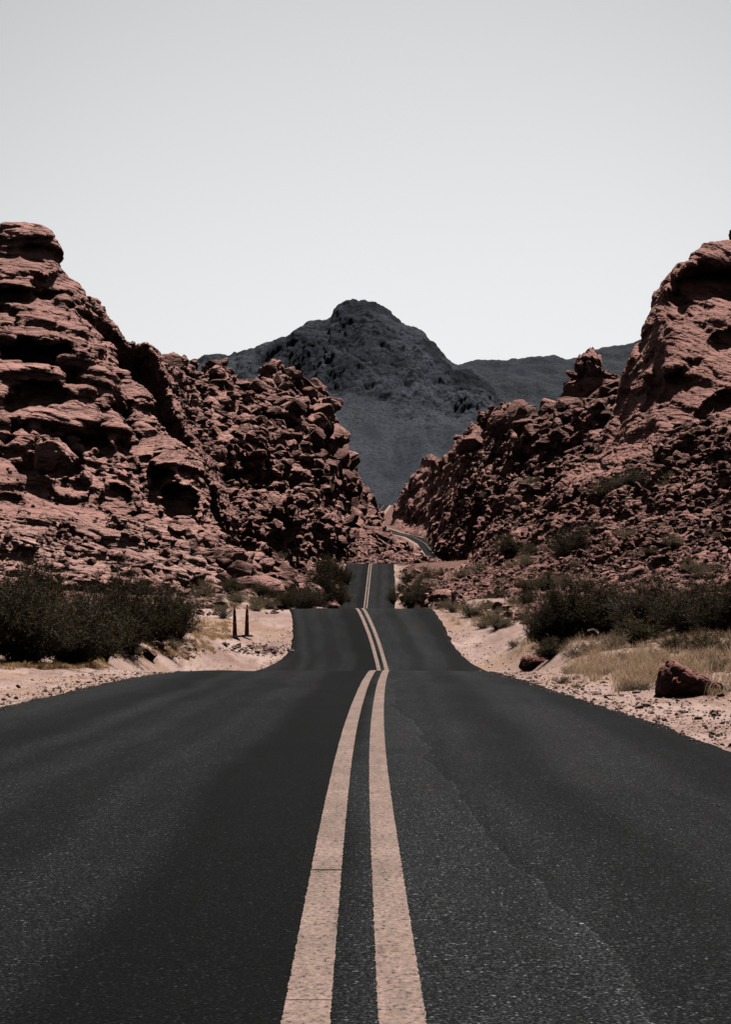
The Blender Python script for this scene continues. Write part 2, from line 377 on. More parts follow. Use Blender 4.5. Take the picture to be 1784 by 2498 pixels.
M_STEM = leaf_mat("dark_twig", (0.018, 0.014, 0.011), (0.11, 0.085, 0.066))
M_STRAW = leaf_mat("dry_straw", (0.27, 0.178, 0.112), (0.60, 0.425, 0.29), 0.5)
M_STRAW2 = leaf_mat("yellow_straw", (0.42, 0.26, 0.12), (0.56, 0.37, 0.20), 0.5)

# ------------------------------------------------------------------ ground sheet and road
def y_samples(y0, y1, r):
    ys = [y0]
    while ys[-1] < y1: ys.append(ys[-1] * r)
    return np.array(ys)
rng = np.random.default_rng(7)
def edge_jag(y, seed, a=0.045):
    P = np.stack([y, y * 0 + seed * 3.1, y * 0], 1)
    return 1.3 * a * fbm(P / 0.6, 4, seed) * 1.6 + 0.13 * fbm(P / 14.0, 2, seed + 4)

ys = np.concatenate([y_samples(2.5, 300, 1.0075), y_samples(302, 1170, 1.004)])
hl, hr = half_l(ys) + edge_jag(ys, 3), half_r(ys) + edge_jag(ys, 9)
nc = 33
tt = np.linspace(0, 1, nc)
OFF = -hl[:, None] + (hl + hr)[:, None] * tt[None, :]
X = road_x(ys)[:, None] + OFF
Yg = np.repeat(ys[:, None], nc, 1)
rut = 0.012 * np.cos((OFF + 0.3) * 2 * math.pi / 1.75) * sstep(0.3, 1.2, np.abs(OFF))
Z = road_z(ys)[:, None] + rut - 0.004 * np.abs(OFF)
Z += (0.012 * fbm(np.stack([X.ravel(), Yg.ravel(), X.ravel() * 0], 1) / 3.0, 2, 77)).reshape(Z.shape)
V = np.stack([X, Yg, Z], -1)
# turned-down asphalt lip on both edges
lipL = V[:, :1].copy(); lipL[..., 2] -= 0.12; lipL[..., 0] -= 0.03
lipR = V[:, -1:].copy(); lipR[..., 2] -= 0.12; lipR[..., 0] += 0.03
Vr = np.concatenate([lipL, V, lipR], 1)
UVr = np.stack([np.concatenate([OFF[:, :1], OFF, OFF[:, -1:]], 1), np.repeat(ys[:, None], nc + 2, 1)], -1)
road = obj("road", mesh_np("road", Vr.reshape(-1, 3), grid_faces(len(ys), nc + 2), M_ASPH, True, UVr.reshape(-1, 2)))
tag(road, "dark two lane asphalt road rolling over dips through the red rock canyon", "road", kind="structure")
_zroad = V
def road_surf(x, y):
    """height of the built road surface (bilinear in its own grid)"""
    i = np.clip(np.searchsorted(ys, y) - 1, 0, len(ys) - 2); f = (y - ys[i]) / (ys[i + 1] - ys[i])
    def row(k):
        xx = _zroad[k, :, 0]; t = np.clip((x - xx[np.arange(len(k)), 0]) / (xx[np.arange(len(k)), -1] - xx[np.arange(len(k)), 0]) * (nc - 1), 0, nc - 1.001)
        j = t.astype(int); g = t - j; a = np.arange(len(k))
        return xx[a, j] * 0 + _zroad[k, j, 2] * (1 - g) + _zroad[k, j + 1, 2] * g
    return row(i) * (1 - f) + row(i + 1) * f
def paint_line(name, c, lab):
    yl = y_samples(2.6, 300, 1.0019); yl2 = y_samples(302, 1160, 1.004); yl = np.concatenate([yl, yl2])
    r1 = rng.normal(0, 0.0016, len(yl)); r2 = rng.normal(0, 0.0016, len(yl))
    sd = int(abs(c) * 100 + (c > 0) * 50)
    r1 += 0.0035 * fbm(np.stack([yl / .12, yl * 0 + sd, yl * 0], 1), 3, sd); r2 += 0.0035 * fbm(np.stack([yl / .12, yl * 0 + sd + 9, yl * 0], 1), 3, sd)
    c0 = road_x(yl) + c; us = np.linspace(-0.075, 0.075, 5)
    Xl = c0[:, None] + us[None, :]; Xl[:, 0] += r1; Xl[:, -1] += r2
    Yl = np.repeat(yl[:, None], 5, 1)
    Zl = road_surf(Xl.ravel(), Yl.ravel()).reshape(Xl.shape) + 0.004 + 0.00002 * Yl
    Fc = grid_faces(len(yl), 5)
    if c < 0:   # cracks right across the left line, near the eye
        keep = np.ones(len(Fc), bool); yc = Yl.ravel()[Fc[:, 0]]
        for a, bb in ((9.05, 9.085), (6.02, 6.035)):
            keep &= ~((yc > a) & (yc < bb))
        Fc = Fc[keep]
    o = obj(name, mesh_np(name, np.stack([Xl, Yl, Zl], -1).reshape(-1, 3), Fc, M_PAINT, True))
    return tag(o, lab, "road marking", kind="structure")
paint_line("road_line", -0.15, "left of the two faded peach centre lines on the road")
paint_line("road_line", 0.15, "right of the two faded peach centre lines on the road")

yg = np.concatenate([y_samples(2.0, 300, 1.011), y_samples(303, 1170, 1.004), y_samples(1185, 1500, 1.012), np.array([1600, 2000, 3000, 5000, 9000, 14000, 20000.])])
outs = np.concatenate([np.array([-2.5, -0.6, -0.02, 0.12, 0.25, 0.4]), np.geomspace(0.55, 60, 95), np.array([90, 150, 300, 700, 1500, 3500, 8000, 15000.])])
cols = []
offL = -(half_l(yg)[:, None] + outs[::-1][None, :]); offR = half_r(yg)[:, None] + outs[None, :]
OFFg = np.concatenate([offL, offR], 1)
Xg = road_x(yg)[:, None] + OFFg; Yg2 = np.repeat(yg[:, None], OFFg.shape[1], 1)
Zg = ground_z(Xg.ravel(), Yg2.ravel()).reshape(Xg.shape)
_far = sstep(90, 160, Yg2); _out = np.concatenate([-offL - half_l(yg)[:, None], offR - half_r(yg)[:, None]], 1)
wild = (np.clip((_out - (4 - 3.4 * _far)) / (7 - 5.2 * _far), 0, 1) * (0.75 * sstep(32, 52, Yg2) + 0.25 * sstep(70, 96, Yg2))).ravel()
gnd_me = mesh_np("ground", np.stack([Xg, Yg2, Zg], -1).reshape(-1, 3), grid_faces(*Xg.shape), M_GROUND, True)
wa = gnd_me.attributes.new('wild', 'FLOAT', 'POINT'); wa.data.foreach_set('value', wild.astype(np.float32))
gnd = obj("ground", gnd_me)
tag(gnd, "pale pink dirt and gravel ground along both sides of the road", "ground", kind="structure")

# ------------------------------------------------------------------ hills and cliffs
def D(pts): return [(a * 1.0985, b * 1.0985) for a, b in pts]
def normals(G):
    dc = np.gradient(G, axis=1); dr = np.gradient(G, axis=0)
    n = np.cross(dc, dr); return n / (np.linalg.norm(n, axis=-1, keepdims=True) + 1e-9)
def box_blur(A, k):
    for ax in (0, 1):
        for _ in range(2):
            p = np.pad(A, [(k, k) if i == ax else (0, 0) for i in range(A.ndim)], mode='edge')
            c = np.cumsum(p, axis=ax); z = np.zeros_like(np.take(c, [0], ax)); c = np.concatenate([z, c], ax)
            n = A.shape[ax]; w = 2 * k + 1
            A = (np.take(c, np.arange(w, w + n), ax) - np.take(c, np.arange(0, n), ax)) / w
    return A
def grid_of(curves, px0, px1, ncol, rows, dents=(), back=(10, 30), drop=70, ymod=None):
    px = np.linspace(px0, px1, ncol)
    cv = []
    for c in curves:
        a = np.array(c, float); cv.append((np.interp(px, a[:, 0], a[:, 1]), np.interp(px, a[:, 0], a[:, 2])))
    kk = np.exp(-0.5 * (np.arange(-24, 25) / 9.0) ** 2); kk /= kk.sum()
    sm = lambda a: np.convolve(np.pad(a, 24, mode='reflect', reflect_type='odd'), kk, 'valid')
    cv = [(sm(p), sm(y)) for p, y in cv[:-1]] + [cv[-1]]
    PY, YY, S = [cv[0][0] + drop], [cv[0][1] * 0.995], [0.0]
    nseg = len(cv) - 1
    for k in range(nseg):
        for s in np.arange(rows[k]) / rows[k]:
            PY.append(cv[k][0] * (1 - s) + cv[k + 1][0] * s); YY.append(cv[k][1] * (1 - s) + cv[k + 1][1] * s); S.append(k + s)
    PY.append(cv[-1][0]); YY.append(cv[-1][1]); S.append(float(nseg))
    PY = np.array(PY); YY = np.array(YY); PX = np.repeat(px[None, :], len(PY), 0)
    if ymod is not None: YY = YY + ymod(PX, PY)
    if dents:
        wv = np.stack([PX / 34, PY / 34, PX * 0], -1).reshape(-1, 3)
        wx = (9 * fbm(wv, 3, 91)).reshape(PX.shape); wy = (9 * fbm(wv, 3, 92)).reshape(PX.shape)
        for (cx, cy, rx, ry, dep, ang, *pw) in dents:
            dx, dy = PX + wx - cx, PY + wy - cy; a = math.radians(ang)
            ux, uy = (dx * math.cos(a) + dy * math.sin(a)) / rx, (-dx * math.sin(a) + dy * math.cos(a)) / ry
            r = (np.abs(ux) ** 4 + np.abs(uy) ** 4) ** (1 / 4)
            edge = pw[0] if pw else 0.2
            YY = YY + dep * (1 - sstep(1 - edge, 1 + edge, r))
    G = np.stack([(PX - PW / 2) / F * YY, YY, CAMZ + (HZ - PY) / F * YY], -1)
    top = G[-1]
    e1, e2 = top + np.array([0, back[0], -0.06 * back[0]]), top + np.array([0, back[1], 0.0])
    base = G[0, :, 2]
    e2[:, 2] = base + 0.45 * (top[:, 2] - base); e3 = e2 + np.array([0, back[1], 0]); e3[:, 2] = base - 1
    bk = []
    for a, b_ in ((top, e1), (e1, e2), (e2, e3)):
        for s in (np.arange(8) + 1) / 8: bk.append(a * (1 - s) + b_ * s); S.append(float(nseg))
    return np.concatenate([G, np.array(bk)], 0), np.array(S)
def tri_mesh(V, faces):
    me = bpy.data.meshes.new("tmp"); me.from_pydata(np.asarray(V).tolist(), [], faces); me.update(); return me
def depth_even(P, inv=False):
    """near rock needs finer faces than far rock: a space whose cells grow with distance from the road end"""
    Q = np.empty_like(P)
    if not inv: Q[:, 1] = 0.5 * F * np.log(P[:, 1]); Q[:, 0] = P[:, 0] / P[:, 1] * F; Q[:, 2] = (P[:, 2] - CAMZ) / P[:, 1] * F
    else: Q[:, 1] = np.exp(P[:, 1] / (0.5 * F)); Q[:, 0] = P[:, 0] * Q[:, 1] / F; Q[:, 2] = CAMZ + P[:, 2] * Q[:, 1] / F
    return Q
def remesh(me, vox):
    me.vertices.foreach_set('co', depth_even(get_v(me)).astype(np.float32).ravel()); me.update()
    o = bpy.data.objects.new("tmp", me); COL.objects.link(o)
    m = o.modifiers.new("r", 'REMESH'); m.mode = 'VOXEL'; m.voxel_size = vox; m.adaptivity = 0
    dg = bpy.context.evaluated_depsgraph_get(); dg.update()
    out = bpy.data.meshes.new_from_object(o.evaluated_get(dg), depsgraph=dg)
    bpy.data.objects.remove(o); bpy.data.meshes.remove(me)
    out.vertices.foreach_set('co', depth_even(get_v(out), True).astype(np.float32).ravel()); out.update()
    return out
def decimate(me, ratio):
    """broken flat facets instead of evenly small faces"""
    o = bpy.data.objects.new("tmp", me); COL.objects.link(o)
    m = o.modifiers.new("d", 'DECIMATE'); m.decimate_type = 'COLLAPSE'; m.ratio = ratio
    dg = bpy.context.evaluated_depsgraph_get(); dg.update()
    out = bpy.data.meshes.new_from_object(o.evaluated_get(dg), depsgraph=dg)
    bpy.data.objects.remove(o); bpy.data.meshes.remove(me)
    return out
def get_v(me):
    V = np.empty(len(me.vertices) * 3, np.float32); me.vertices.foreach_get('co', V); return V.reshape(-1, 3).astype(float)
def get_n(me, it):
    n = len(me.vertices); A = np.empty(n * 3, np.float32); me.vertex_normals.foreach_get('vector', A); A = A.reshape(-1, 3).astype(float)
    if it:
        E = np.empty(len(me.edges) * 2, np.int32); me.edges.foreach_get('vertices', E); E = E.reshape(-1, 2); e0, e1 = E[:, 0], E[:, 1]
        for _ in range(it):
            A = A + np.stack([np.bincount(e0, A[e1, k], n) + np.bincount(e1, A[e0, k], n) for k in range(3)], 1)
            A /= np.linalg.norm(A, axis=1, keepdims=True) + 1e-9
    return A
def sheet(name, curves, px0, px1, ncol, rows, steps, mat, back=(10, 30), dents=(), smooth=False, ymod=None, facet=1.0):
    """a hillside: curves run foot -> top, each a polyline of (photo column, photo row, depth); closed behind and below into a solid,
    then weathered: each step pushes the surface in or out, numbers re-mesh it evenly to that size in metres"""
    G, _ = grid_of(curves, px0, px1, ncol, rows, dents, back, 70, ymod)
    nr, ncl = G.shape[:2]
    faces = grid_faces(nr, ncl).tolist()
    L = (nr - 1) * ncl
    faces += [[j, L + j, L + j + 1, j + 1] for j in range(ncl - 1)]
    V = G.reshape(-1, 3).tolist()
    for j, rev in ((0, False), (ncl - 1, True)):
        ring = [i * ncl + j for i in range(nr)]; c = np.mean(G[:, j], 0).tolist(); V.append(c); ci = len(V) - 1
        for i in range(nr):
            t = [ring[i], ci, ring[(i + 1) % nr]]
            faces.append([t[0], t[2], t[1]] if not rev else t)
    for f in faces[(nr - 1) * (ncl - 1):]: pass
    me = tri_mesh(V, faces)
    for st in steps:
        if isinstance(st, (int, float)): me = remesh(me, st); continue
        P = get_v(me); n = n0 = get_n(me, 3 if len(P) < 900000 else 2)
        if st[1] == 'h':
            n = n * np.array([1, 1, 0.12]); l = np.linalg.norm(n, axis=1, keepdims=True); n = n / (l + 1e-9) * np.minimum(1, l * 1.6)
        kp = ((n0 * (P - np.array([0, 0, CAMZ])) / np.linalg.norm(P, axis=1, keepdims=True)).sum(1) < 0.45)
        P[kp] += n[kp] * st[0](P[kp])[:, None]
        me.vertices.foreach_set('co', P.astype(np.float32).ravel()); me.update()
    if facet < 1: me = decimate(me, facet)
    n = get_n(me, 0); P = get_v(me)
    me.name = name; me.materials.clear(); me.materials.append(mat)
    me.polygons.foreach_set('use_smooth', np.full(len(me.polygons), bool(smooth)))
    view = P - np.array([0, 0, CAMZ]); view /= np.linalg.norm(view, axis=1, keepdims=True)
    front = ((n * view).sum(1) < -0.08)
    print(name, len(P), round(time.time() - T0, 1), flush=True)
    return obj(name, me), P[front], None
def low(P, h=5.0, k=0.2):
    """weathering is gentle where a slope runs out into the ground"""
    return k + (1 - k) * sstep(0, h, P[:, 2] - side_z(P[:, 1]))
def line(pts, Y):
    """polyline with depth: Y a number or a list of (column, depth)"""
    if isinstance(Y, (int, float)): return [(a, b, Y) for a, b in pts]
    yx, yv = zip(*Y); return [(a, b, float(np.interp(a, yx, yv))) for a, b in pts]
def densify(c, n=80):
    return c
DX = 2.6
def nco(a, b, d=DX): return int((b - a) / d)

# --- left main cliff: banded, caves, ends in a diagonal corner
top = line([(-140,548),(-40,540),(0,535),(25,541),(60,545),(92,559),(110,575),(118,600),(125,625),(140,642),(150,668),(158,682),(185,700),(202,735),(222,790),(240,850),(255,885),(277,958),(303,1050),(332,1168),(365,1240),(400,1285)],
           [(-140,182),(60,180),(120,178),(190,172),(330,156),(400,150)])
foot = line([(-140,1330),(0,1325),(200,1325),(340,1325),(400,1320)], [(-140,122),(0,126),(340,140),(400,146)])
m1 = line([(-140,1130),(0,1125),(120,1120),(230,1140),(300,1190),(400,1302)], [(-140,140),(0,143),(230,150),(400,148)])
m2 = line([(-140,830),(0,825),(90,830),(150,860),(200,930),(255,1020),(310,1165),(400,1294)], [(-140,160),(0,160),(90,159),(150,157),(200,156),(255,155),(310,152),(400,149)])
CAVE = [(70,872,108,44,8,4,0.12),(165,915,55,36,6,0,0.14),(45,722,92,17,4.5,2,0.14),(122,697,46,26,5,-20,0.14),(10,757,26,17,4,8),(95,612,38,22,2.5,20),(30,607,70,7,1.2,-4),(30,652,60,4,0.8,0),
        (115,960,50,24,3.5,2),(35,972,32,26,3,0),(225,1060,38,30,4,-20),(20,1065,22,40,4,0),(120,1120,70,40,4.5,-4),(15,1235,40,30,3,0),(175,1195,32,28,3,20),
        (290,1215,32,26,3.5,25),(155,920,20,45,1.5,10),(340,1262,28,12,2.5,20),(225,960,10,30,2,-18),(250,1030,14,34,2,-15),(265,1120,16,34,2,-20)]
LC, GL1, _ = sheet("hill", [foot, m1, m2, top], -140, 400, nco(-140, 400, 2.2), [110, 170, 160],
    [6, (lambda P: 0.8 * fbm(P / 14, 2, 21), 'n', 6),
     (lambda P: 1.5 * strata(P, 4.6, 31, 0.25, 22, (0.04, 0)), 'h', 6), 4,
     (lambda P: 0.9 * blocks(P, (9, 9, 3.2), 41, 0.05, 0.35, 0.8, 0.4), 'n', 6),
     (lambda P: 0.42 * strata(P, 1.3, 33, 0.4, 12, (0.10, 0)), 'h', 4), 3,
     (lambda P: 0.4 * blocks(P, (3.2, 3.2, 1.0), 42, 0.06, 0.9, 0.8) * sstep(0.08, 0.3, fbm(P / 9, 2, 55)), 'n', 4),
     (lambda P: 0.16 * strata(P, 0.5, 35, 0.6, 7, (0.16, 0)), 'h', 3), 2.3,
     (lambda P: 0.07 * strata(P, 0.24, 30, 0.6, 5, (0.16, 0)), 'h', 2),
     (lambda P: 0.03 * fbm(P / 0.5, 2, 65), 'n', 2)], M_ROCK, back=(8, 14), dents=CAVE, 
     ymod=lambda X, Y: 13 * sstep(-4, 42, X - np.interp(Y, [560, 640, 690, 760, 870, 950, 1050, 1170], [118, 138, 150, 180, 212, 240, 285, 322])) * sstep(1210, 1130, Y))
tag(LC, "tall banded red sandstone cliff with dark hollows at the left edge", "cliff", kind="structure")

# --- layered fin with the bulging block, right of the main cliff
top = line([(205,840),(235,850),(256,888),(275,895),(300,905),(330,940),(345,985),(362,1035),(372,1064),(385,1064),(410,1066),(440,1090),(470,1130),(485,1190),(500,1260),(535,1325),(565,1352)], [(205,182),(372,172),(420,164),(565,158)])
foot = line([(205,1330),(340,1330),(565,1378)], [(205,138),(400,140),(565,150)])
m1 = line([(205,1180),(340,1190),(380,1200),(450,1215),(500,1290),(565,1362)], [(205,158),(380,154),(450,151),(565,153)])
m2 = line([(205,1000),(300,1040),(372,1120),(420,1120),(470,1165),(500,1275),(565,1357)], [(205,172),(340,164),(372,160),(420,153),(470,154),(565,155)])
LF, GL2, _ = sheet("hill", [foot, m1, m2, top], 205, 565, nco(205, 565, 2.1), [110, 90, 120],
    [6, (lambda P: 0.7 * fbm(P / 9, 3, 22), 'n', 6),
     (lambda P: 0.95 * strata(P, 2.2, 32, 0.22, 12, (0.0, 0), 0.7), 'h', 5), 4,
     (lambda P: 0.25 * blocks(P, (5, 5, 3.0), 43, 0.06, 0.3, 0.6), 'n', 5),
     (lambda P: 0.30 * strata(P, 0.75, 36, 0.5, 6, (-0.08, 0)), 'h', 4), 2.3,
     (lambda P: 0.14 * strata(P, 0.33, 37, 0.7, 4, (-0.12, 0)), 'h', 3),
     (lambda P: 0.18 * blocks(P, (1.4, 1.4, 0.6), 44, 0.10, 0.6, 0.5) * sstep(0.0, 0.4, fbm(P / 7, 2, 56)), 'n', 3),
     (lambda P: 0.06 * fbm(P / 0.45, 3, 66), 'n', 2)], M_ROCK, back=(6, 14),
    dents=[(441,1226,44,38,7,4,0.07),(377,1140,8,95,5,-4,0.3),(325,1178,30,9,3,0,0.2),(300,1045,34,50,3.5,-25),(330,1240,30,22,3,15),(395,1268,34,14,2.5,15),(520,1300,12,40,2,-15),(350,1210,26,14,2,20),(490,1265,14,50,2.5,-8)])
tag(LF, "layered red rock fin with a bulging block above a square dark hollow", "cliff", kind="structure")

# --- dark stepped cliff behind
top = line([(170,700),(196,722),(208,717),(222,722),(226,745),(238,752),(252,776),(272,795),(292,812),(310,818),(330,822),(345,828),(362,843),(376,860),(390,886),(398,925),(410,960),(430,1005),(452,1050),(480,1095),(520,1190),(545,1260)], [(170,206),(230,200),(400,196),(545,188)])
foot = line([(170,1330),(400,1330),(545,1345)], 190)
m1 = line([(170,960),(240,980),(330,1060),(400,1110),(450,1160),(545,1310)], [(170,210),(400,206),(545,190)])
m2 = line([(170,790),(228,800),(262,812),(310,848),(345,862),(372,890),(390,925),(412,980),(452,1080),(545,1275)], [(170,210),(228,209),(300,206),(400,204),(545,189)])
LD, GL3, _ = sheet("hill", [foot, m1, m2, top], 170, 545, nco(170, 545, 2.3), [70, 90, 60],
    [6, (lambda P: 0.8 * fbm(P / 10, 3, 23), 'n', 6),
     (lambda P: 0.8 * blocks(P, (8, 8, 6.0), 45, 0.06, 0.5, 0.6), 'n', 6), 4,
     (lambda P: 0.45 * blocks(P, (3, 3, 1.8), 46, 0.10, 0.7, 0.6), 'n', 4),
     (lambda P: 0.3 * strata(P, 0.9, 38, 0.5, 6), 'h', 3), 2.6,
     (lambda P: 0.2 * blocks(P, (1.2, 1.2, .8), 80, 0.10, 0.7, 0.6), 'n', 3),
     (lambda P: 0.10 * fbm(P / 0.6, 3, 67), 'n', 2)], M_ROCK, back=(16, 30),
    dents=[(265,880,40,40,2.5,-6),(352,950,36,64,2.5,-14),(402,1020,18,50,2,-18)])
tag(LD, "stepped red cliff with deep black recesses behind the layered fin", "cliff", kind="structure")

# --- left rubble ridge running away along the road
YT = [(360,300),(470,320),(640,360),(767,400),(830,500),(880,700),(935,950)]
YF = [(360,165),(560,175),(700,200),(780,240),(850,330),(900,560),(935,900)]
top = line([(360,905),(392,884),(402,868),(425,857),(444,868),(453,898),(475,915),(492,922),(508,916),(514,905),(526,896),(540,900),(552,912),(560,932),(580,925),(592,928),(600,935),(606,915),(617,907),(632,910),(640,925),(660,924),(688,921),(705,930),(722,938),(738,947),(755,944),(767,953),(768,975),(775,1000),(785,1030),(803,1050),(812,1068),(817,1090),(820,1115),(824,1140),(832,1155),(846,1168),(862,1182),(880,1193),(896,1210),(908,1232),(918,1252),(935,1272)], YT)
foot = line([(360,1345),(480,1350),(600,1385),(700,1415),(770,1405),(850,1360),(900,1318),(935,1295)], YF)
m1 = line([(360,1150),(500,1160),(640,1200),(740,1250),(800,1265),(860,1280),(900,1280),(935,1286)], [(360,215),(560,225),(740,262),(830,390),(900,640),(935,925)])
m2 = line([(360,1010),(480,1030),(640,1045),(740,1090),(790,1140),(830,1200),(880,1236),(910,1262),(935,1279)], [(360,255),(560,270),(740,320),(830,440),(880,640),(935,935)])
RUBD = [(820,1150,32,26,14,0),(690,1180,70,26,16,10,0.12),(560,1150,70,24,12,6,0.12),(545,1240,50,22,9,0),(745,1020,22,16,5,0),(760,1090,30,22,7,-10),(640,1110,40,24,7,20),(590,1165,60,22,6,10),(500,1095,26,22,5,0),(640,1000,26,18,5,0),(850,1290,40,16,8,5),(700,1120,18,40,5,-10)]
LR, GL4, nL4 = sheet("hill", [foot, m1, m2, top], 360, 935, nco(360, 935, 2.0), [130, 110, 110],
    [7, (lambda P: 3.4 * fbm(P / 32, 3, 24) * low(P), 'n', 6),
     (lambda P: 3.4 * strata(P, 8.0, 19, 0.4, 40, (0.05, 0.03)) * low(P), 'h', 6), 4.5,
     (lambda P: 3.0 * blocks(P, (15, 15, 7.0), 47, 0.10, 0.5, 0.6) * low(P), 'n', 5),
     (lambda P: 2.0 * blocks(P, (7, 7, 2.8), 48, 0.08, 1.1, 0.8) * low(P) * (0.35 + 0.65 * sstep(-0.25, 0.2, fbm(P / 24, 2, 12))), 'n', 4), 3.8,
     (lambda P: 0.55 * strata(P, 1.7, 39, 0.6, 8) * sstep(-.1, .3, fbm(P / 18, 2, 13)), 'h', 3),
     (lambda P: 1.05 * blocks(P, (3.0, 3.0, 1.3), 49, 0.10, 1.3, 0.8) * low(P) * (0.2 + 0.8 * sstep(-0.15, 0.25, fbm(P / 14, 2, 14))), 'n', 3), 2.9,
     (lambda P: 0.28 * blocks(P, (1.2, 1.2, 0.6), 50, 0.08, 1.2, 0.6) * (0.25 + 0.75 * sstep(-0.1, 0.25, fbm(P / 9, 2, 15))), 'n', 2)], M_ROCK, back=(14, 30), dents=RUBD)
tag(LR, "broken red rubble ridge left of the road running towards the mountain", "hill", kind="structure")

# --- pale slabs at the foot of the left cliffs
top = line([(-140,1268),(0,1270),(60,1262),(200,1275),(320,1288),(430,1300),(500,1320),(560,1338),(640,1375),(740,1405),(775,1432)], [(-140,126),(300,138),(560,150),(775,152)])
foot = line([(-140,1455),(0,1450),(300,1452),(480,1450),(600,1448),(700,1446),(775,1446)], [(-140,86),(300,100),(480,116),(700,138),(775,148)])
SL, GL5, _ = sheet("hill", [foot, top], -140, 775, nco(-140, 775, 2.4), [130],
    [6, (lambda P: 0.7 * fbm(P / 12, 3, 25), 'n', 6),
     (lambda P: 1.15 * blocks(P, (7, 8, 2.2), 51, 0.04, 0.5, 0.8, 0.4), 'n', 5), (lambda P: 0.8 * strata(P, 1.7, 16, 0.5, 12, (0.15, 0.0)), 'n', 4), 3.6,
     (lambda P: 0.55 * blocks(P, (3.0, 3.6, 1.1), 52, 0.05, 0.7, 0.8, 0.4), 'n', 4),
     (lambda P: 0.14 * strata(P, 0.6, 40, 0.6, 7, (0.2, 0)), 'n', 3), 2.4,
     (lambda P: 0.08 * strata(P, 0.22, 20, 0.8, 5, (0.2, 0)), 'n', 2),
     (lambda P: 0.05 * fbm(P / 0.5, 3, 68), 'n', 2)], M_SLAB, back=(4, 8),
    dents=[(250,1338,22,7,1.2,20),(150,1385,60,4,0.7,-8),(395,1400,46,6,1,12),(470,1352,20,8,1.2,25),(390,1378,18,8,1.0,0),(600,1412,40,8,1.2,5)])
tag(SL, "pale pink sloping rock slabs below the left cliffs", "rock slope", kind="structure")

# --- right smooth cliff
YT = [(1370,172),(1540,176),(1600,180),(1700,190),(1960,205)]
top = line([(1370,1195),(1388,1168),(1420,1142),(1443,1122),(1480,1088),(1510,1042),(1532,1000),(1540,962),(1558,925),(1565,890),(1578,850),(1590,820),(1596,790),(1600,770),(1606,748),(1614,728),(1628,692),(1650,668),(1690,633),(1715,622),(1740,612),(1784,600),(1880,580),(1960,590)], YT)
foot = line([(1370,1215),(1480,1190),(1560,1160),(1640,1150),(1784,1140),(1960,1135)], [(1370,150),(1480,148),(1640,146),(1960,140)])
m1 = line([(1370,1205),(1480,1130),(1545,1060),(1600,960),(1700,930),(1784,920),(1960,920)], [(1370,162),(1480,162),(1545,162),(1640,160),(1960,162)])
m2 = line([(1370,1200),(1480,1106),(1538,1015),(1590,850),(1640,790),(1784,770),(1960,770)], [(1370,168),(1480,170),(1545,171),(1640,169),(1960,178)])
RC, GR1, _ = sheet("hill", [foot, m1, m2, top], 1370, 1960, nco(1370, 1960, 2.3), [90, 120, 130],
    [7, (lambda P: 1.3 * fbm(P / 14, 3, 26), 'n', 8),
     (lambda P: 0.8 * blocks(P, (12, 9, 7.0), 53, 0.04, 0.3, 0.4, 0.5), 'n', 6), 4,
     (lambda P: 0.38 * strata(P, 2.2, 61, 0.6, 12, (0.55, 0)), 'n', 5),
     (lambda P: 0.35 * blocks(P, (3.2, 3.2, 1.3), 54, 0.06, 0.5, 0.5) * sstep(0.0, 0.3, fbm(P / 8, 2, 57)), 'n', 4), 2.6,
     (lambda P: 0.10 * strata(P, 0.5, 62, 0.8, 6, (0.5, 0)), 'n', 3),
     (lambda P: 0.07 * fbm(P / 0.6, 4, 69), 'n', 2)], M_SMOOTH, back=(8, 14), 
    dents=[(1745,712,112,66,12,-4,0.10),(1648,745,34,30,4,-20,0.3),(1580,930,11,80,4,14,0.4),(1630,938,44,16,2.6,-30,0.35),(1700,880,60,7,1.6,-32,0.4),(1762,985,60,20,4,-36,0.2),(1780,822,34,16,3,-20,0.3),(1700,860,44,4,1.0,-25,0.4),(1610,960,6,36,2,32,0.4),(1675,1035,40,8,1.6,-32,0.4),(1545,1100,5,70,2,20,0.5),(1720,800,50,4,1.0,-8,0.5),(1660,1000,50,4,1.2,-35,0.5)])
tag(RC, "smooth domed dark red cliff with a huge shaded hollow on the right", "cliff", kind="structure")

# --- right rubble slope running away along the road
YT = [(940,1010),(1000,980),(1060,930),(1090,840),(1120,740),(1200,500),(1365,360),(1480,300),(1600,250)]
YF = [(940,970),(963,900),(1011,820),(1040,755),(1062,700),(1074,650),(1090,520),(1112,400),(1150,290),(1200,210),(1300,165),(1400,158),(1600,150)]
top = line([(940,1268),(955,1256),(968,1240),(978,1218),(984,1200),(992,1188),(1000,1172),(1010,1158),(1022,1148),(1036,1140),(1038,1120),(1048,1118),(1062,1114),(1070,1122),(1086,1110),(1098,1112),(1110,1098),(1113,1078),(1122,1066),(1130,1056),(1148,1052),(1156,1040),(1165,1026),(1180,1030),(1196,1030),(1202,1008),(1218,998),(1238,1000),(1260,1010),(1292,1015),(1310,1016),(1330,1018),(1350,1016),(1366,1010),(1400,1000),(1440,990),(1480,980),(1520,968),(1548,960),(1600,930)], YT)
foot = line([(940,1284),(963,1291),(1011,1298),(1040,1310),(1062,1334),(1074,1350),(1090,1372),(1112,1390),(1150,1400),(1200,1395),(1300,1330),(1400,1255),(1600,1190)], YF)
m1 = line([(940,1276),(970,1266),(1010,1264),(1060,1280),(1120,1300),(1200,1290),(1300,1240),(1400,1170),(1600,1100)], [(940,985),(1000,910),(1050,820),(1085,680),(1120,520),(1200,310),(1300,225),(1400,205),(1600,190)])
m2 = line([(940,1272),(970,1250),(1010,1220),(1060,1205),(1120,1180),(1200,1140),(1300,1110),(1400,1060),(1600,990)], [(940,1000),(1000,920),(1060,860),(1120,640),(1200,400),(1300,290),(1400,250),(1600,220)])
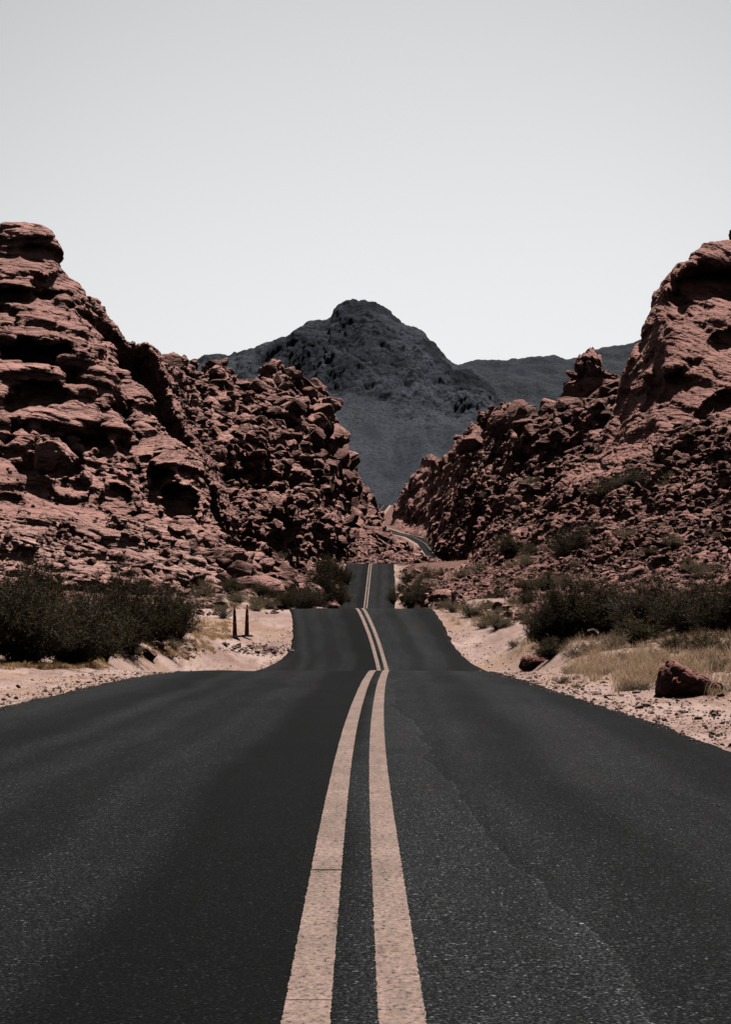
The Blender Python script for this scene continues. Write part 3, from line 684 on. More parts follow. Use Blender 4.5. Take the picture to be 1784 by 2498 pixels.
RUBE = [(1045,1300,36,16,8,0),(1210,1040,20,26,6,10),(1260,1200,44,24,7,-5),(1145,1090,24,16,5,0),(1325,1180,50,16,5,-10),(1430,1095,24,40,6,20),(1440,1015,46,18,6,-25),(1180,1270,26,26,5,10),(1290,1275,16,30,4,0),(1390,1030,40,14,4,-10),(1050,1140,22,14,4,0),(1400,945,24,30,4,0)]
RR, GR2, nR2 = sheet("hill", [foot, m1, m2, top], 940, 1600, nco(940, 1600, 2.0), [110, 110, 120],
    [7, (lambda P: 2.8 * fbm(P / 28, 3, 27) * low(P), 'n', 6),
     (lambda P: 3.0 * strata(P, 6.5, 18, 0.45, 34, (-0.22, 0.03)) * low(P), 'h', 6), 4.5,
     (lambda P: 2.6 * blocks(P, (12, 12, 5.5), 71, 0.10, 0.5, 0.6) * low(P), 'n', 5),
     (lambda P: 1.7 * blocks(P, (6, 6, 2.5), 72, 0.08, 1.1, 0.8) * low(P) * (0.35 + 0.65 * sstep(-0.25, 0.2, fbm(P / 22, 2, 12))), 'n', 4), 3.8,
     (lambda P: 0.5 * strata(P, 1.4, 63, 0.6, 8, (-0.25, 0)) * sstep(-.1, .3, fbm(P / 16, 2, 13)), 'n', 3),
     (lambda P: 0.9 * blocks(P, (2.8, 2.8, 1.1), 73, 0.10, 1.3, 0.8) * low(P) * (0.2 + 0.8 * sstep(-0.15, 0.25, fbm(P / 13, 2, 14))), 'n', 3), 2.9,
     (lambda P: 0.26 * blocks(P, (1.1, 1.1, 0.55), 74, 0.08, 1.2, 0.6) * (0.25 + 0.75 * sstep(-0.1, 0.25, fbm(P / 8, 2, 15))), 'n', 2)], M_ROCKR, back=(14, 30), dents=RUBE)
tag(RR, "broken dark red rubble slope right of the road", "hill", kind="structure")

# --- near right slope in front of the smooth cliff
top = line([(1080,1400),(1140,1375),(1200,1335),(1260,1290),(1320,1248),(1390,1190),(1440,1165),(1480,1150),(1560,1118),(1640,1085),(1700,1055),(1784,1035),(1960,1020)], [(1080,190),(1260,165),(1390,154),(1560,147),(1784,142),(1960,138)])
foot = line([(1080,1462),(1140,1480),(1220,1500),(1300,1510),(1500,1515),(1784,1515),(1960,1515)], [(1080,118),(1140,105),(1220,90),(1300,82),(1500,75),(1960,72)])
m1 = line([(1080,1430),(1140,1430),(1220,1410),(1320,1380),(1440,1330),(1600,1290),(1784,1265),(1960,1255)], [(1080,152),(1140,135),(1220,122),(1320,116),(1440,112),(1600,108),(1960,104)])
RS, GR3, nR3 = sheet("hill", [foot, m1, top], 1080, 1960, nco(1080, 1960, 2.3), [130, 170],
    [6, (lambda P: 1.1 * fbm(P / 12, 3, 28) * low(P, 4), 'n', 6),
     (lambda P: 1.3 * blocks(P, (6.5, 6.5, 2.2), 75, 0.08, 0.45, 0.6) * sstep(-0.25, 0.2, fbm(P / 16, 2, 58)) * low(P, 5, 0.05), 'n', 5),
     (lambda P: 0.7 * strata(P, 2.4, 17, 0.5, 12, (-0.4, 0)) * low(P, 4, 0.1), 'n', 5), 4,
     (lambda P: 0.6 * blocks(P, (2.8, 2.8, 1.0), 76, 0.12, 0.8, 0.7) * low(P, 4, 0.1) * (0.2 + 0.8 * sstep(-0.2, 0.2, fbm(P / 9, 2, 16))), 'n', 4),
     (lambda P: 0.25 * strata(P, 0.7, 64, 0.6, 8, (-0.5, 0)), 'n', 3), 2.5,
     (lambda P: 0.22 * blocks(P, (1.0, 1.0, 0.45), 77, 0.08, 1.2, 0.7) * low(P, 3, 0.15) * sstep(-0.15, 0.25, fbm(P / 5, 2, 17)), 'n', 3),
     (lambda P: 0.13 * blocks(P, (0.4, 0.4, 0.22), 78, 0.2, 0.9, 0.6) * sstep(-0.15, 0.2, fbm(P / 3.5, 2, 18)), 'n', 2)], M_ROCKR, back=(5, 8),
    dents=[(1730,1220,50,20,3.5,10),(1560,1225,34,14,2,0),(1690,1262,30,16,2.2,0),(1460,1320,36,22,2.2,30),(1520,1345,26,22,2,0),(1775,1340,30,24,2.5,0),(1750,1270,30,26,3,0),(1730,1120,44,12,2.5,-20),(1640,1105,34,6,1.5,-30)])
tag(RS, "stony red slope with ledges and scrub in front of the right cliff", "hill", kind="structure")

# --- low rubble rise between the last crest and the far bend
top = line([(800,1262),(850,1268),(900,1278),(930,1300),(962,1322),(1000,1342),(1035,1366),(1064,1384),(1110,1392),(1160,1396)], 480)
foot = line([(800,1376),(860,1373),(960,1371),(1060,1379)], 330)
VR, GV, nV = sheet("hill", [foot, top], 800, 1062, nco(800, 1062, 2.0), [90],
    [5, (lambda P: 1.2 * fbm(P / 18, 3, 29), 'n', 6),
     (lambda P: 1.0 * blocks(P, (7, 7, 3.5), 81, 0.12, 0.7, 0.5), 'n', 5), 2.6,
     (lambda P: 0.7 * blocks(P, (3, 3, 1.8), 82, 0.14, 0.9, 0.6), 'n', 3),
     (lambda P: 0.4 * blocks(P, (1.3, 1.3, 0.8), 83, 0.2, 0.9, 0.6), 'n', 2)], M_ROCK, back=(10, 30))
tag(VR, "low red rubble rise behind the last road crest", "hill", kind="structure")

# --- dark mountain, its talus fan, far hills
mt = D([(180,870),(330,835),(425,808),(455,797),(480,793),(505,790),(540,780),(565,776),(590,765),(615,752),(640,742),(660,727),(680,715),(705,709),(735,702),(745,690),(758,680),(775,668),(788,664),(800,663),(818,666),(835,672),(852,682),(870,695),(882,708),(900,720),(925,728),(940,742),(960,760),(985,785),(1010,806),(1047,815),(1080,850),(1100,878),(1130,905),(1180,925),(1260,950)])
topM = line(mt, [(180,2700),(880,2600),(1400,2300)])
midM = line(D([(180,980),(425,960),(600,950),(700,915),(760,890),(830,925),(900,935),(985,945),(1040,915),(1100,930),(1180,950),(1260,965)]), [(180,2250),(700,2150),(960,2120),(1400,2150)])
ftM = line(D([(180,1150),(700,1140),(850,1135),(1000,1130),(1260,1120)]), 1560)
def far_sheet(name, curves, px0, px1, ncol, rows, fn, mat, back, fade=None):
    G, S = grid_of(curves, px0, px1, ncol, rows, (), back)
    shp = G.shape[:2]; Sg = np.repeat(S[:, None], shp[1], 1).ravel(); P = G.reshape(-1, 3); rk = np.ones(len(P))
    if fade is not None: rk = fade(P, Sg)
    d = fn(P, rk); n = normals(box_blur(G, 6)).reshape(-1, 3)
    P = P + n * d[:, None]
    me = mesh_np(name, P, grid_faces(*shp), mat, True)
    at_ = me.attributes.new('rocky', 'FLOAT', 'POINT'); at_.data.foreach_set('value', rk.astype(np.float32))
    return obj(name, me)
_tx = np.array([(a - PW / 2) / F * y for a, b_, y in topM]); _tz = np.array([CAMZ + (HZ - b_) / F * y for a, b_, y in topM])
def mtop_z(P): return np.interp(P[:, 0], _tx, _tz)
def mfade(P, S):
    return sstep(-0.10, 0.14, S - 1.0 + 0.22 * fbm(P / np.array([90., 600., 260.]), 4, 94) + 0.10 * fbm(P / 40, 3, 92))
def mdisp(P, k):
    rock = 30 * (ridged(P / np.array([150, 500, 420.]), 5, 94) - 0.5) + 10 * (ridged(P / np.array([48, 200, 170.]), 4, 85) - 0.5) + 8 * (ridged(P / np.array([55, 90, 120.]), 4, 95) - 0.5) + 4.0 * (ridged(P / 22, 3, 90) - .5) + 4.5 * blocks(P, (40, 40, 40), 97, 0.25, 0.8, 0.5) + 1.8 * blocks(P, (13, 13, 11), 98, 0.25, 0.8, 0.5)
    rock = 1.0 * rock * (0.5 + 0.5 * sstep(0, 60, mtop_z(P) - P[:, 2]))
    fan = 13 * fbm(P / np.array([150, 600, 500.]), 3, 96) + 7 * (ridged(P / np.array([52, 420, 380.]), 4, 99) - .5) + 0.9 * fbm(P / 9, 2, 93)
    return rock * k + fan * (1 - k)
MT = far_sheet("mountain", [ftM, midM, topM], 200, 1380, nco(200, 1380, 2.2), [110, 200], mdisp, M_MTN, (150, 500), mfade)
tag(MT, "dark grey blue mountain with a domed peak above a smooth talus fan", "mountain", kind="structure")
fh = D([(900,850),(1010,830),(1047,812),(1070,806),(1090,803),(1130,795),(1155,796),(1180,793),(1210,794),(1240,798),(1262,803),(1300,795),(1345,782),(1390,775),(1430,770),(1500,760),(1700,770)])
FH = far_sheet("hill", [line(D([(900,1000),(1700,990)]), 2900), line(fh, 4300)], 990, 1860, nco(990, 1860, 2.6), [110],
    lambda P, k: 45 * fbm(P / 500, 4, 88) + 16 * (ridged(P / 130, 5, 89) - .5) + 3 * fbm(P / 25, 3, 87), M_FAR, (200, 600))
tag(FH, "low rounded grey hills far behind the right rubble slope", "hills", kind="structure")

# ------------------------------------------------------------------ loose rocks
def ico(sub):
    import bmesh
    bm = bmesh.new(); bmesh.ops.create_icosphere(bm, subdivisions=sub, radius=1.0)
    bm.verts.ensure_lookup_table()
    V = np.array([v.co[:] for v in bm.verts]); Fc = np.array([[v.index for v in f.verts] for f in bm.faces]); bm.free()
    return V, Fc
ICO = {k: ico(k) for k in (1, 2, 3, 4, 5)}
def chip(V, seed, ncut=11, rough=0.06, flat=(1, 1, 0.7)):
    """a broken stone: a ball cut by random planes, then roughened"""
    r = np.random.default_rng(seed)
    for _ in range(ncut):
        n = r.normal(size=3); n /= np.linalg.norm(n); d = r.uniform(0.5, 0.86)
        s = V @ n; V = V - np.maximum(0, s - d)[:, None] * n[None, :] * 0.96
    V = V * np.array(flat) * r.uniform(0.8, 1.2, 3)
    nn = V / (np.linalg.norm(V, axis=1, keepdims=True) + 1e-9)
    V = V + nn * (rough * fbm(V * 2.2 + seed * 5.1, 3, seed))[:, None]
    return V
PROTO1 = [chip(ICO[1][0], 200 + k, 8) for k in range(8)]
def block_rock(seed, n, bev, flat=0.62):
    """a sharp broken block: the hull of a few random corners, its edges a little worn"""
    import bmesh
    r = np.random.default_rng(seed); p = r.normal(size=(n, 3)); p /= np.linalg.norm(p, axis=1, keepdims=True)
    p = p * r.uniform(0.75, 1.1, (n, 1)); p = np.sign(p) * np.abs(p) ** 0.8
    p = p * np.array([r.uniform(0.85, 1.25), r.uniform(0.75, 1.1), flat * r.uniform(0.8, 1.25)])
    bm = bmesh.new()
    for q in p: bm.verts.new(q)
    bmesh.ops.convex_hull(bm, input=bm.verts[:]); bmesh.ops.delete(bm, geom=[v for v in bm.verts if not v.link_faces], context='VERTS')
    bmesh.ops.dissolve_limit(bm, angle_limit=0.22, verts=bm.verts[:], edges=bm.edges[:])
    if bev: bmesh.ops.bevel(bm, geom=bm.edges[:], offset=bev, segments=1, affect='EDGES')
    bmesh.ops.triangulate(bm, faces=bm.faces[:]); bm.verts.index_update()
    V = np.array([v.co[:] for v in bm.verts]); Fc = np.array([[v.index for v in f.verts] for f in bm.faces]); bm.free()
    return V, Fc
PROTO2 = [block_rock(300 + k, 13 + k % 8, 0.05 if k % 2 else 0.0) for k in range(16)]
PROTO4 = [block_rock(400 + k, 16 + k, 0.07) for k in range(10)]
def rot_z(a):
    c, s = math.cos(a), math.sin(a); return np.array([[c, -s, 0], [s, c, 0], [0, 0, 1]])
def rot_x(a):
    c, s = math.cos(a), math.sin(a); return np.array([[1, 0, 0], [0, c, -s], [0, s, c]])
def pile(name, pts, sizes, protos, faces, mat, seed, tilt=0.5):
    r = np.random.default_rng(seed); Vs, Fs, o = [], [], 0
    for p, s in zip(pts, sizes):
        pr = protos[r.integers(len(protos))]; pv, pf = (pr, faces) if faces is not None else pr
        Vp = pv @ (rot_z(r.uniform(0, 6.3)) @ rot_x(r.normal(0, tilt))).T * s + p
        Vs.append(Vp); Fs.append(pf + o); o += len(Vp)
    return obj(name, mesh_np(name, np.concatenate(Vs), np.concatenate(Fs), mat))
BOULDER_ME = {}
def boulder(mat, p, s, r, label, group, cat="boulder"):
    key = (mat.name, int(r.integers(len(PROTO4))))
    if key not in BOULDER_ME: BOULDER_ME[key] = mesh_np("boulder", *PROTO4[key[1]], mat)
    o = obj("boulder", BOULDER_ME[key], loc=Vector(p))
    o.scale = (s * r.uniform(0.85, 1.25), s * r.uniform(0.85, 1.2), s * r.uniform(0.7, 1.05))
    o.rotation_euler = (r.normal(0, 0.35), r.normal(0, 0.35), r.uniform(0, 6.3))
    return tag(o, label, cat, group)
def scatter(G, nrow, n, seed):
    """points on the side of a built hillside that faces the road, thinned with distance"""
    r = np.random.default_rng(seed); px, py = G[:, 0] / G[:, 1] * F + PW / 2, HZ - (G[:, 2] - CAMZ) / G[:, 1] * F
    w = (G[:, 1] < 640) * ~((px < 470) & (py < 900)) / G[:, 1] ** 0.3
    return G[r.choice(len(G), n, p=w / w.sum())]
def low_py(G, py): return G[((G[:, 2] - CAMZ) / G[:, 1] * F) < HZ - py]
def rubble(G, nrow, n, nbig, smin, smax, mat, seed, lab_b, grp, lab_s):
    r = np.random.default_rng(seed)
    P = scatter(G, nrow, n, seed)
    s = smin * (1 - r.random(n)) ** (-1 / 1.5); s = np.minimum(s * (P[:, 1] / np.median(P[:, 1])) ** 0.6, smax)
    app = s / P[:, 1]; order = np.argsort(-app)
    for k in order[:nbig]:
        boulder(mat, P[k] + np.array([0, 0, 0.15 * s[k]]), s[k], r, lab_b, grp)
    rest = order[nbig:]
    o = pile("rubble", P[rest] + np.array([0, 0, 0.2]) * s[rest, None], s[rest], PROTO2, None, mat, seed + 1)
    tag(o, lab_s, "rubble", kind="stuff")
rubble(GL4, nL4, 4200, 120, 0.55, 3.3, M_RUB, 501, "angular red boulder lying loose on the rubble ridge left of the road", "boulders on the left ridge", "small broken red stones covering the left ridge")
rubble(GR2, nR2, 4200, 110, 0.50, 3.2, M_RUBR, 502, "dark red boulder lying loose on the far rubble slope right of the road", "boulders on the far right slope", "small broken dark red stones covering the far right slope")
rubble(GR3, nR3, 4200, 50, 0.14, 1.6, M_RUBR, 503, "dark red boulder lying loose on the near scrubby slope at right", "boulders on the near right slope", "small dark red stones covering the near right slope")
rubble(low_py(GL5, 1300), None, 700, 30, 0.12, 1.1, M_RUB, 505, "fallen pink rock block lying on the pale slabs below the left cliffs", "fallen blocks on the pale slabs", "small fallen stones lying on the pale slabs")
rubble(low_py(GL1, 1120), None, 500, 24, 0.14, 1.3, M_RUB, 506, "fallen red block wedged at the foot of the banded left cliff", "fallen blocks at the left cliff foot", "small fallen stones at the foot of the banded left cliff")
rubble(GV, nV, 900, 20, 0.5, 2.0, M_RUB, 504, "red boulder on the low rise behind the last road crest", "boulders behind the last crest", "small broken red stones behind the last road crest")

# boulders shaped one by one from what the photo shows of them
def shaped(name, outline, Y, depth, mat, label, cat, seed, sub=5, rough=0.10, blk=0.28, L=0.5, cuts=9):
    """a single rock: its outline as a real width and height at its own distance, with the given depth in metres"""
    a = np.array(outline, float); c = (a.min(0) + a.max(0)) / 2
    sc = Y / F; q = (a - c) * np.array([sc, -sc]); th = np.arctan2(q[:, 1], q[:, 0]); rr = np.hypot(q[:, 0], q[:, 1])
    o_ = np.argsort(th); th, rr = th[o_], rr[o_]
    th = np.concatenate([th - 2 * math.pi, th, th + 2 * math.pi]); rr = np.tile(rr, 3)
    V = ICO[sub][0]; t = np.arctan2(V[:, 2], V[:, 0]); rho = np.hypot(V[:, 0], V[:, 2]) ** 0.6
    R = np.interp(t, th, rr); P = np.stack([np.cos(t) * R * rho, V[:, 1] * depth, np.sin(t) * R * rho], 1)
    size = rr.mean(); nn = V / np.linalg.norm(V, axis=1, keepdims=True)
    P = P + nn * (size * (blk * (blocks(P, (size * L,) * 3, seed, 0.12, 0.8, 0.4, 0.3) - 0.55) + rough * fbm(P / size * 2.2, 4, seed + 1)))[:, None]
    rc = np.random.default_rng(seed + 7)
    for _ in range(cuts):   # flat broken faces
        n = rc.normal(size=3); n[1] = -abs(n[1]); n /= np.linalg.norm(n); s_ = P @ n; d = s_.max() * rc.uniform(0.72, 0.93)
        P = P - np.maximum(0, s_ - d)[:, None] * n[None, :] * 0.9
    loc = Vector(at(c[0], c[1], Y)); loc.z += P[:, 2].min()
    P = P - np.array([0, 0, P[:, 2].min()])
    me = mesh_np(name, P, ICO[sub][1], mat)
    return tag(obj(name, me, loc=loc), label, cat)
gx, gy, gz = ground_hit(1675, 1700)
shaped("boulder", [(1600,1700),(1601,1660),(1612,1625),(1630,1611),(1645,1608),(1665,1622),(1700,1641),(1732,1652),(1768,1678),(1750,1704),(1690,1714),(1640,1716),(1612,1712)], gy, 0.42, M_BOUL,
       "large maroon boulder leaning in dry grass beside the right road edge", "boulder", 601, 5, 0.05, 0.14, 0.6, 3)
gx, gy2, gz = ground_hit(1300, 1636)
shaped("boulder", [(1261,1630),(1262,1612),(1275,1600),(1290,1596),(1305,1600),(1322,1598),(1338,1603),(1345,1620),(1335,1638),(1300,1644),(1270,1640)], gy2, 0.4, M_BOUL,
       "low split maroon boulder at the dirt track mouth beside the road", "boulder", 602, 5, 0.08, 0.25, 0.6)
shaped("boulder", [(1334,1640),(1334,1622),(1345,1612),(1362,1610),(1378,1614),(1384,1630),(1372,1650),(1350,1656)], gy2 - 1.0, 0.35, M_BOUL,
       "small dark boulder right of the split boulder by the road", "boulder", 603, 4, 0.08, 0.25, 0.6)
shaped("pinnacle", [(1362,1010),(1363,990),(1366,940),(1385,920),(1388,890),(1396,880),(1405,868),(1425,856),(1437,838),(1446,838),(1456,856),(1472,862),(1466,885),(1472,900),(1500,908),(1528,914),(1535,935),(1530,990),(1500,1010),(1430,1015)], 330, 5.5, M_ROCKR,
       "weathered red rock pinnacle with a pointed top above the right rubble slope", "rock pinnacle", 604, 5, 0.10, 0.30, 0.45)
SHB = [([(1198,1070),(1200,1010),(1212,999),(1228,1000),(1238,1020),(1250,1050),(1248,1066)], 400, 4.0, "upright block of red rock with a shaded left face on the right ridge"),
       ([(1290,1160),(1300,1135),(1330,1118),(1365,1116),(1388,1130),(1390,1155),(1365,1172),(1330,1180)], 262, 3.0, "rounded banded boulder in the middle of the right rubble slope"),
       ([(1248,1200),(1262,1180),(1300,1165),(1340,1175),(1338,1200),(1290,1212)], 256, 2.6, "flat topped boulder under the rounded banded boulder on the right slope"),
       ([(1185,1300),(1192,1275),(1240,1272),(1282,1276),(1286,1292),(1250,1302)], 215, 2.4, "long pale flat slab low on the right rubble slope"),
       ([(1284,1300),(1280,1250),(1300,1230),(1325,1234),(1335,1262),(1320,1300)], 205, 2.2, "rounded boulder right of the long pale slab"),
       ([(1120,1100),(1125,1070),(1142,1058),(1172,1060),(1180,1080),(1165,1104)], 470, 4.5, "dark round boulder on the skyline of the right rubble slope"),
       ([(1425,1100),(1432,1050),(1460,1040),(1490,1060),(1500,1100),(1470,1130)], 225, 3.0, "tall leaning block where the rubble slope meets the smooth cliff")]
for k, (ol, Y, dp, lab) in enumerate(SHB):
    shaped("boulder", ol, Y, dp, M_ROCKR, lab, "boulder", 610 + k, 4, 0.08, 0.26, 0.55)
SHL = [([(540,1065),(552,1045),(590,1036),(608,1048),(604,1080),(570,1090)], 262, 3.2, "smooth rounded boulder in the middle of the left rubble ridge"),
       ([(572,1030),(585,1012),(610,1010),(618,1025),(600,1038)], 270, 2.6, "pale domed boulder above the smooth rounded boulder on the left ridge"),
       ([(620,1240),(640,1205),(690,1205),(722,1222),(715,1248),(660,1256)], 232, 3.4, "broad layered boulder low on the left rubble ridge"),
       ([(735,955),(745,945),(768,950),(764,975),(745,985)], 395, 3.5, "overhanging cap rock at the end of the left ridge crest"),
       ([(508,915),(512,895),(526,889),(545,898),(552,918),(530,925)], 322, 3.0, "knobbly stacked rock on the crest of the left ridge"),
       ([(398,905),(405,870),(425,855),(444,868),(452,900),(430,915)], 300, 4.0, "pale pointed rock tower at the left end of the ridge crest"),
       ([(60,1130),(75,1075),(130,1060),(175,1085),(190,1130),(150,1150)], 143, 2.0, "big rounded overhanging boulder on the left cliff foot"),
       ([(288,1285),(292,1262),(310,1255),(328,1268),(325,1290),(305,1294)], 139, 0.9, "small round boulder resting above the pale slabs"),
       ([(195,1170),(200,1148),(215,1145),(226,1165),(218,1186)], 144, 0.9, "small egg shaped boulder in the left cliff gully")]
for k, (ol, Y, dp, lab) in enumerate(SHL):
    shaped("boulder", ol, Y, dp, M_ROCK, lab, "boulder", 630 + k, 4, 0.08, 0.24, 0.55)
shaped("boulder", [(1780,602),(1783,585),(1779,575),(1783,558),(1800,548),(1815,570),(1810,606)], 204, 0.9, M_ROCKR, "dark balanced stone on top of the right cliff", "boulder", 660, 3, 0.1, 0.25, 0.5)

# gravel along the road edges and on the shoulders
r = np.random.default_rng(71); gp, gs = [], []
for _ in range(9000):
    y = 18 + (84 - 18) * r.random() ** 1.2; side = -1 if r.random() < 0.5 else 1
    o_ = abs(r.normal(0, 1.0)) * 0.9 - 0.16
    x = road_x(y) + (-(half_l(y) + o_) if side < 0 else half_r(y) + o_)
    s = min(0.010 * (1 - r.random()) ** (-1 / 2.4), 0.05); gp.append((x, y)); gs.append(s)
for _ in range(700):   # gravel berm beyond the cones and beside the bushes
    px, py = (r.normal(640, 55), r.normal(1587, 7)) if r.random() < 0.55 else (r.normal(300, 26), r.normal(1580, 12))
    x, y, z = ground_hit(px, py); gp.append((x, y)); gs.append(min(0.03 * (1 - r.random()) ** (-1 / 2.2), 0.16))
for _ in range(500):
    px, py = r.uniform(1380, 1800), 1640 + 120 * r.random()
    x, y, z = ground_hit(px, py)
    if x - road_x(y) > half_r(y) + 0.1: gp.append((x, y)); gs.append(min(0.014 * (1 - r.random()) ** (-1 / 2.2), 0.09))
gp = np.array(gp); gs = np.array(gs)
_k = ~((gp[:, 0] - road_x(gp[:, 1]) > -half_l(gp[:, 1]) + 0.3) & (gp[:, 0] - road_x(gp[:, 1]) < half_r(gp[:, 1]) - 0.3)); gp = gp[_k]; gs = gs[_k]
gz = ground_z(gp[:, 0], gp[:, 1])
_on = (gp[:, 0] - road_x(gp[:, 1]) > -half_l(gp[:, 1]) + 0.1) & (gp[:, 0] - road_x(gp[:, 1]) < half_r(gp[:, 1]) - 0.1)
gz = np.where((gp[:, 0] - road_x(gp[:, 1]) > -half_l(gp[:, 1])) & (gp[:, 0] - road_x(gp[:, 1]) < half_r(gp[:, 1])), road_surf(gp[:, 0], gp[:, 1]), gz); gs = np.where(gz > ground_z(gp[:, 0], gp[:, 1], False) + 0.04, gs * 0.6, gs)
M_GRAV = rock_mat("pale_gravel", (0.36, 0.25, 0.22), (0.21, 0.125, 0.105), (0.08, 0.05, 0.045), big=3.0, fine=8.0, island=True, bd=0.01)
gv = pile("gravel", np.column_stack([gp, gz + 0.25 * gs]), gs, PROTO1, ICO[1][1], M_GRAV, 72, 0.4)
tag(gv, "loose pale gravel and pebbles along the road shoulders", "gravel", kind="stuff")

# broken stones lying on the soil beside the road and below the slopes
r = np.random.default_rng(77); sp = []; ss = []
for (x0, x1, y0, y1, n, k) in [(975,1140,1388,1480,260,1.0),(680,850,1385,1478,240,1.0),(440,720,1432,1500,420,0.55),(1180,1330,1478,1520,200,0.45),(230,480,1560,1605,160,0.35),(1300,1800,1500,1560,300,0.4)]:
    for _ in range(n):
        x, y, z = ground_hit(r.uniform(x0, x1), r.uniform(y0, y1))
        if -half_l(y) - .3 < x - road_x(y) < half_r(y) + .3 or (535 < PW / 2 + x / y * F < 650 and y < 110): continue
        sp.append((x, y, z)); ss.append(min(0.14 * k * (1 - r.random()) ** (-1 / 2.0), 0.9 * k))
sp = np.array(sp); ss = np.array(ss); sp[:, 2] += 0.15 * ss
tag(pile("rubble", sp, ss, PROTO2, None, M_RUB, 78), "small broken red stones on the soil beside the road and under the slopes", "rubble", kind="stuff")

# ------------------------------------------------------------------ plants
def tubes(paths, radii, k=3):
    """thin tapered stems; paths (n,m,3)"""
    n, m, _ = paths.shape
    d = np.gradient(paths, axis=1); d /= np.linalg.norm(d, axis=-1, keepdims=True) + 1e-9
    a = np.cross(d, np.array([0.3, 0.9, 0.2])); a /= np.linalg.norm(a, axis=-1, keepdims=True) + 1e-9; b = np.cross(d, a)
    ang = np.arange(k) * 2 * math.pi / k
    V = paths[:, :, None, :] + radii[:, :, None, None] * (np.cos(ang)[None, None, :, None] * a[:, :, None, :] + np.sin(ang)[None, None, :, None] * b[:, :, None, :])
    V = V.reshape(-1, 3)
    idx = np.arange(n)[:, None, None] * m * k + np.arange(m - 1)[None, :, None] * k + np.arange(k)[None, None, :]
    nx = np.arange(n)[:, None, None] * m * k + np.arange(m - 1)[None, :, None] * k + ((np.arange(k) + 1) % k)[None, None, :]
    return V, np.stack([idx, nx, nx + k, idx + k], -1).reshape(-1, 4)
def bush_meshes(seed, h, rad, nstem, ntwig, nleaf, leaf, lmat, droop=0.0, low=0.25):
    r = np.random.default_rng(seed); m = 6
    az = r.uniform(0, 2 * math.pi, nstem); lean = np.sqrt(r.random(nstem)) ; hh = h * (0.45 + 0.6 * r.random(nstem) ** 1.3) * (1.05 - 0.5 * lean ** 2)
    t = np.linspace(0, 1, m)
    ex, ey = np.cos(az) * lean * rad, np.sin(az) * lean * rad
    paths = np.stack([ex[:, None] * t ** 1.25 + 0.06 * h * r.normal(size=(nstem, m)) * t, ey[:, None] * t ** 1.25 + 0.06 * h * r.normal(size=(nstem, m)) * t,
                      hh[:, None] * (t ** 0.9) - droop * h * (t ** 3)], -1)
    paths[:, :, :2] += (0.10 * rad * r.normal(size=(nstem, 1, 2)))
    rs = (0.006 * h + 0.004) * (1.15 - t)[None, :] * r.uniform(0.6, 1.2, (nstem, 1))
    # twigs
    nt = nstem * ntwig; si = np.repeat(np.arange(nstem), ntwig); tp = low + (1 - low) * r.random(nt) ** 0.8
    f = tp * (m - 1); i0 = np.minimum(f.astype(int), m - 2); fr = (f - i0)[:, None]
    p0 = paths[si, i0] * (1 - fr) + paths[si, i0 + 1] * fr
    dirn = paths[si, i0 + 1] - paths[si, i0]; dirn /= np.linalg.norm(dirn, axis=1, keepdims=True) + 1e-9
    dirn = dirn * 0.7 + r.normal(0, 0.55, (nt, 3)) + np.array([0, 0, 0.25]); dirn /= np.linalg.norm(dirn, axis=1, keepdims=True)
    ln = h * r.uniform(0.10, 0.24, nt); m2 = 4; t2 = np.linspace(0, 1, m2)
    tw = p0[:, None, :] + dirn[:, None, :] * ln[:, None, None] * t2[None, :, None] + 0.03 * h * r.normal(size=(nt, m2, 3)) * t2[None, :, None] * 0.5
    V1, F1 = tubes(paths, rs); V2, F2 = tubes(tw, np.repeat((0.0022 * h + 0.0015) * (1.2 - t2)[None, :], nt, 0))
    stems = mesh_np("stems", np.concatenate([V1, V2]), np.concatenate([F1, F2 + len(V1)]), M_STEM)
    nl = nt * nleaf; ti = np.repeat(np.arange(nt), nleaf); q = r.random(nl)[:, None] ** 0.7
    c = tw[ti, 0] * (1 - q) + tw[ti, -1] * q + r.normal(0, 0.018 * h, (nl, 3))
    c[:, 2] = np.maximum(c[:, 2], 0.02)
    a = r.normal(size=(nl, 3)); a /= np.linalg.norm(a, axis=1, keepdims=True); a[:, 2] = np.abs(a[:, 2])
    b = np.cross(a, r.normal(size=(nl, 3))); b /= np.linalg.norm(b, axis=1, keepdims=True) + 1e-9
    sz = leaf * r.uniform(0.6, 1.4, nl)[:, None]
    V = np.stack([c - a * sz, c + b * sz * 0.34, c + a * sz, c - b * sz * 0.34], 1).reshape(-1, 3)
    leaves = mesh_np("foliage", V, np.arange(nl * 4).reshape(-1, 4), lmat)
    return stems, leaves
KINDS = {
    'creosote': [bush_meshes(800 + k, 2.6, 1.5, 120, 18, 14, 0.034, M_LEAF, low=0.02) for k in range(3)],
    'olive':    [bush_meshes(820 + k, 1.6, 0.95, 60, 14, 14, 0.032, M_LEAF3, low=0.03) for k in range(2)],
    'sage':     [bush_meshes(840 + k, 0.8, 0.6, 60, 9, 9, 0.018, M_LEAF2, low=0.1) for k in range(3)],
    'sparse':   [bush_meshes(860 + k, 2.2, 1.1, 34, 8, 5, 0.030, M_LEAF3, low=0.4) for k in range(2)],
}
DIM = {'creosote': (2.75, 1.65), 'olive': (1.7, 1.05), 'sage': (0.85, 0.66), 'sparse': (2.3, 1.2)}
_bseed = [0]
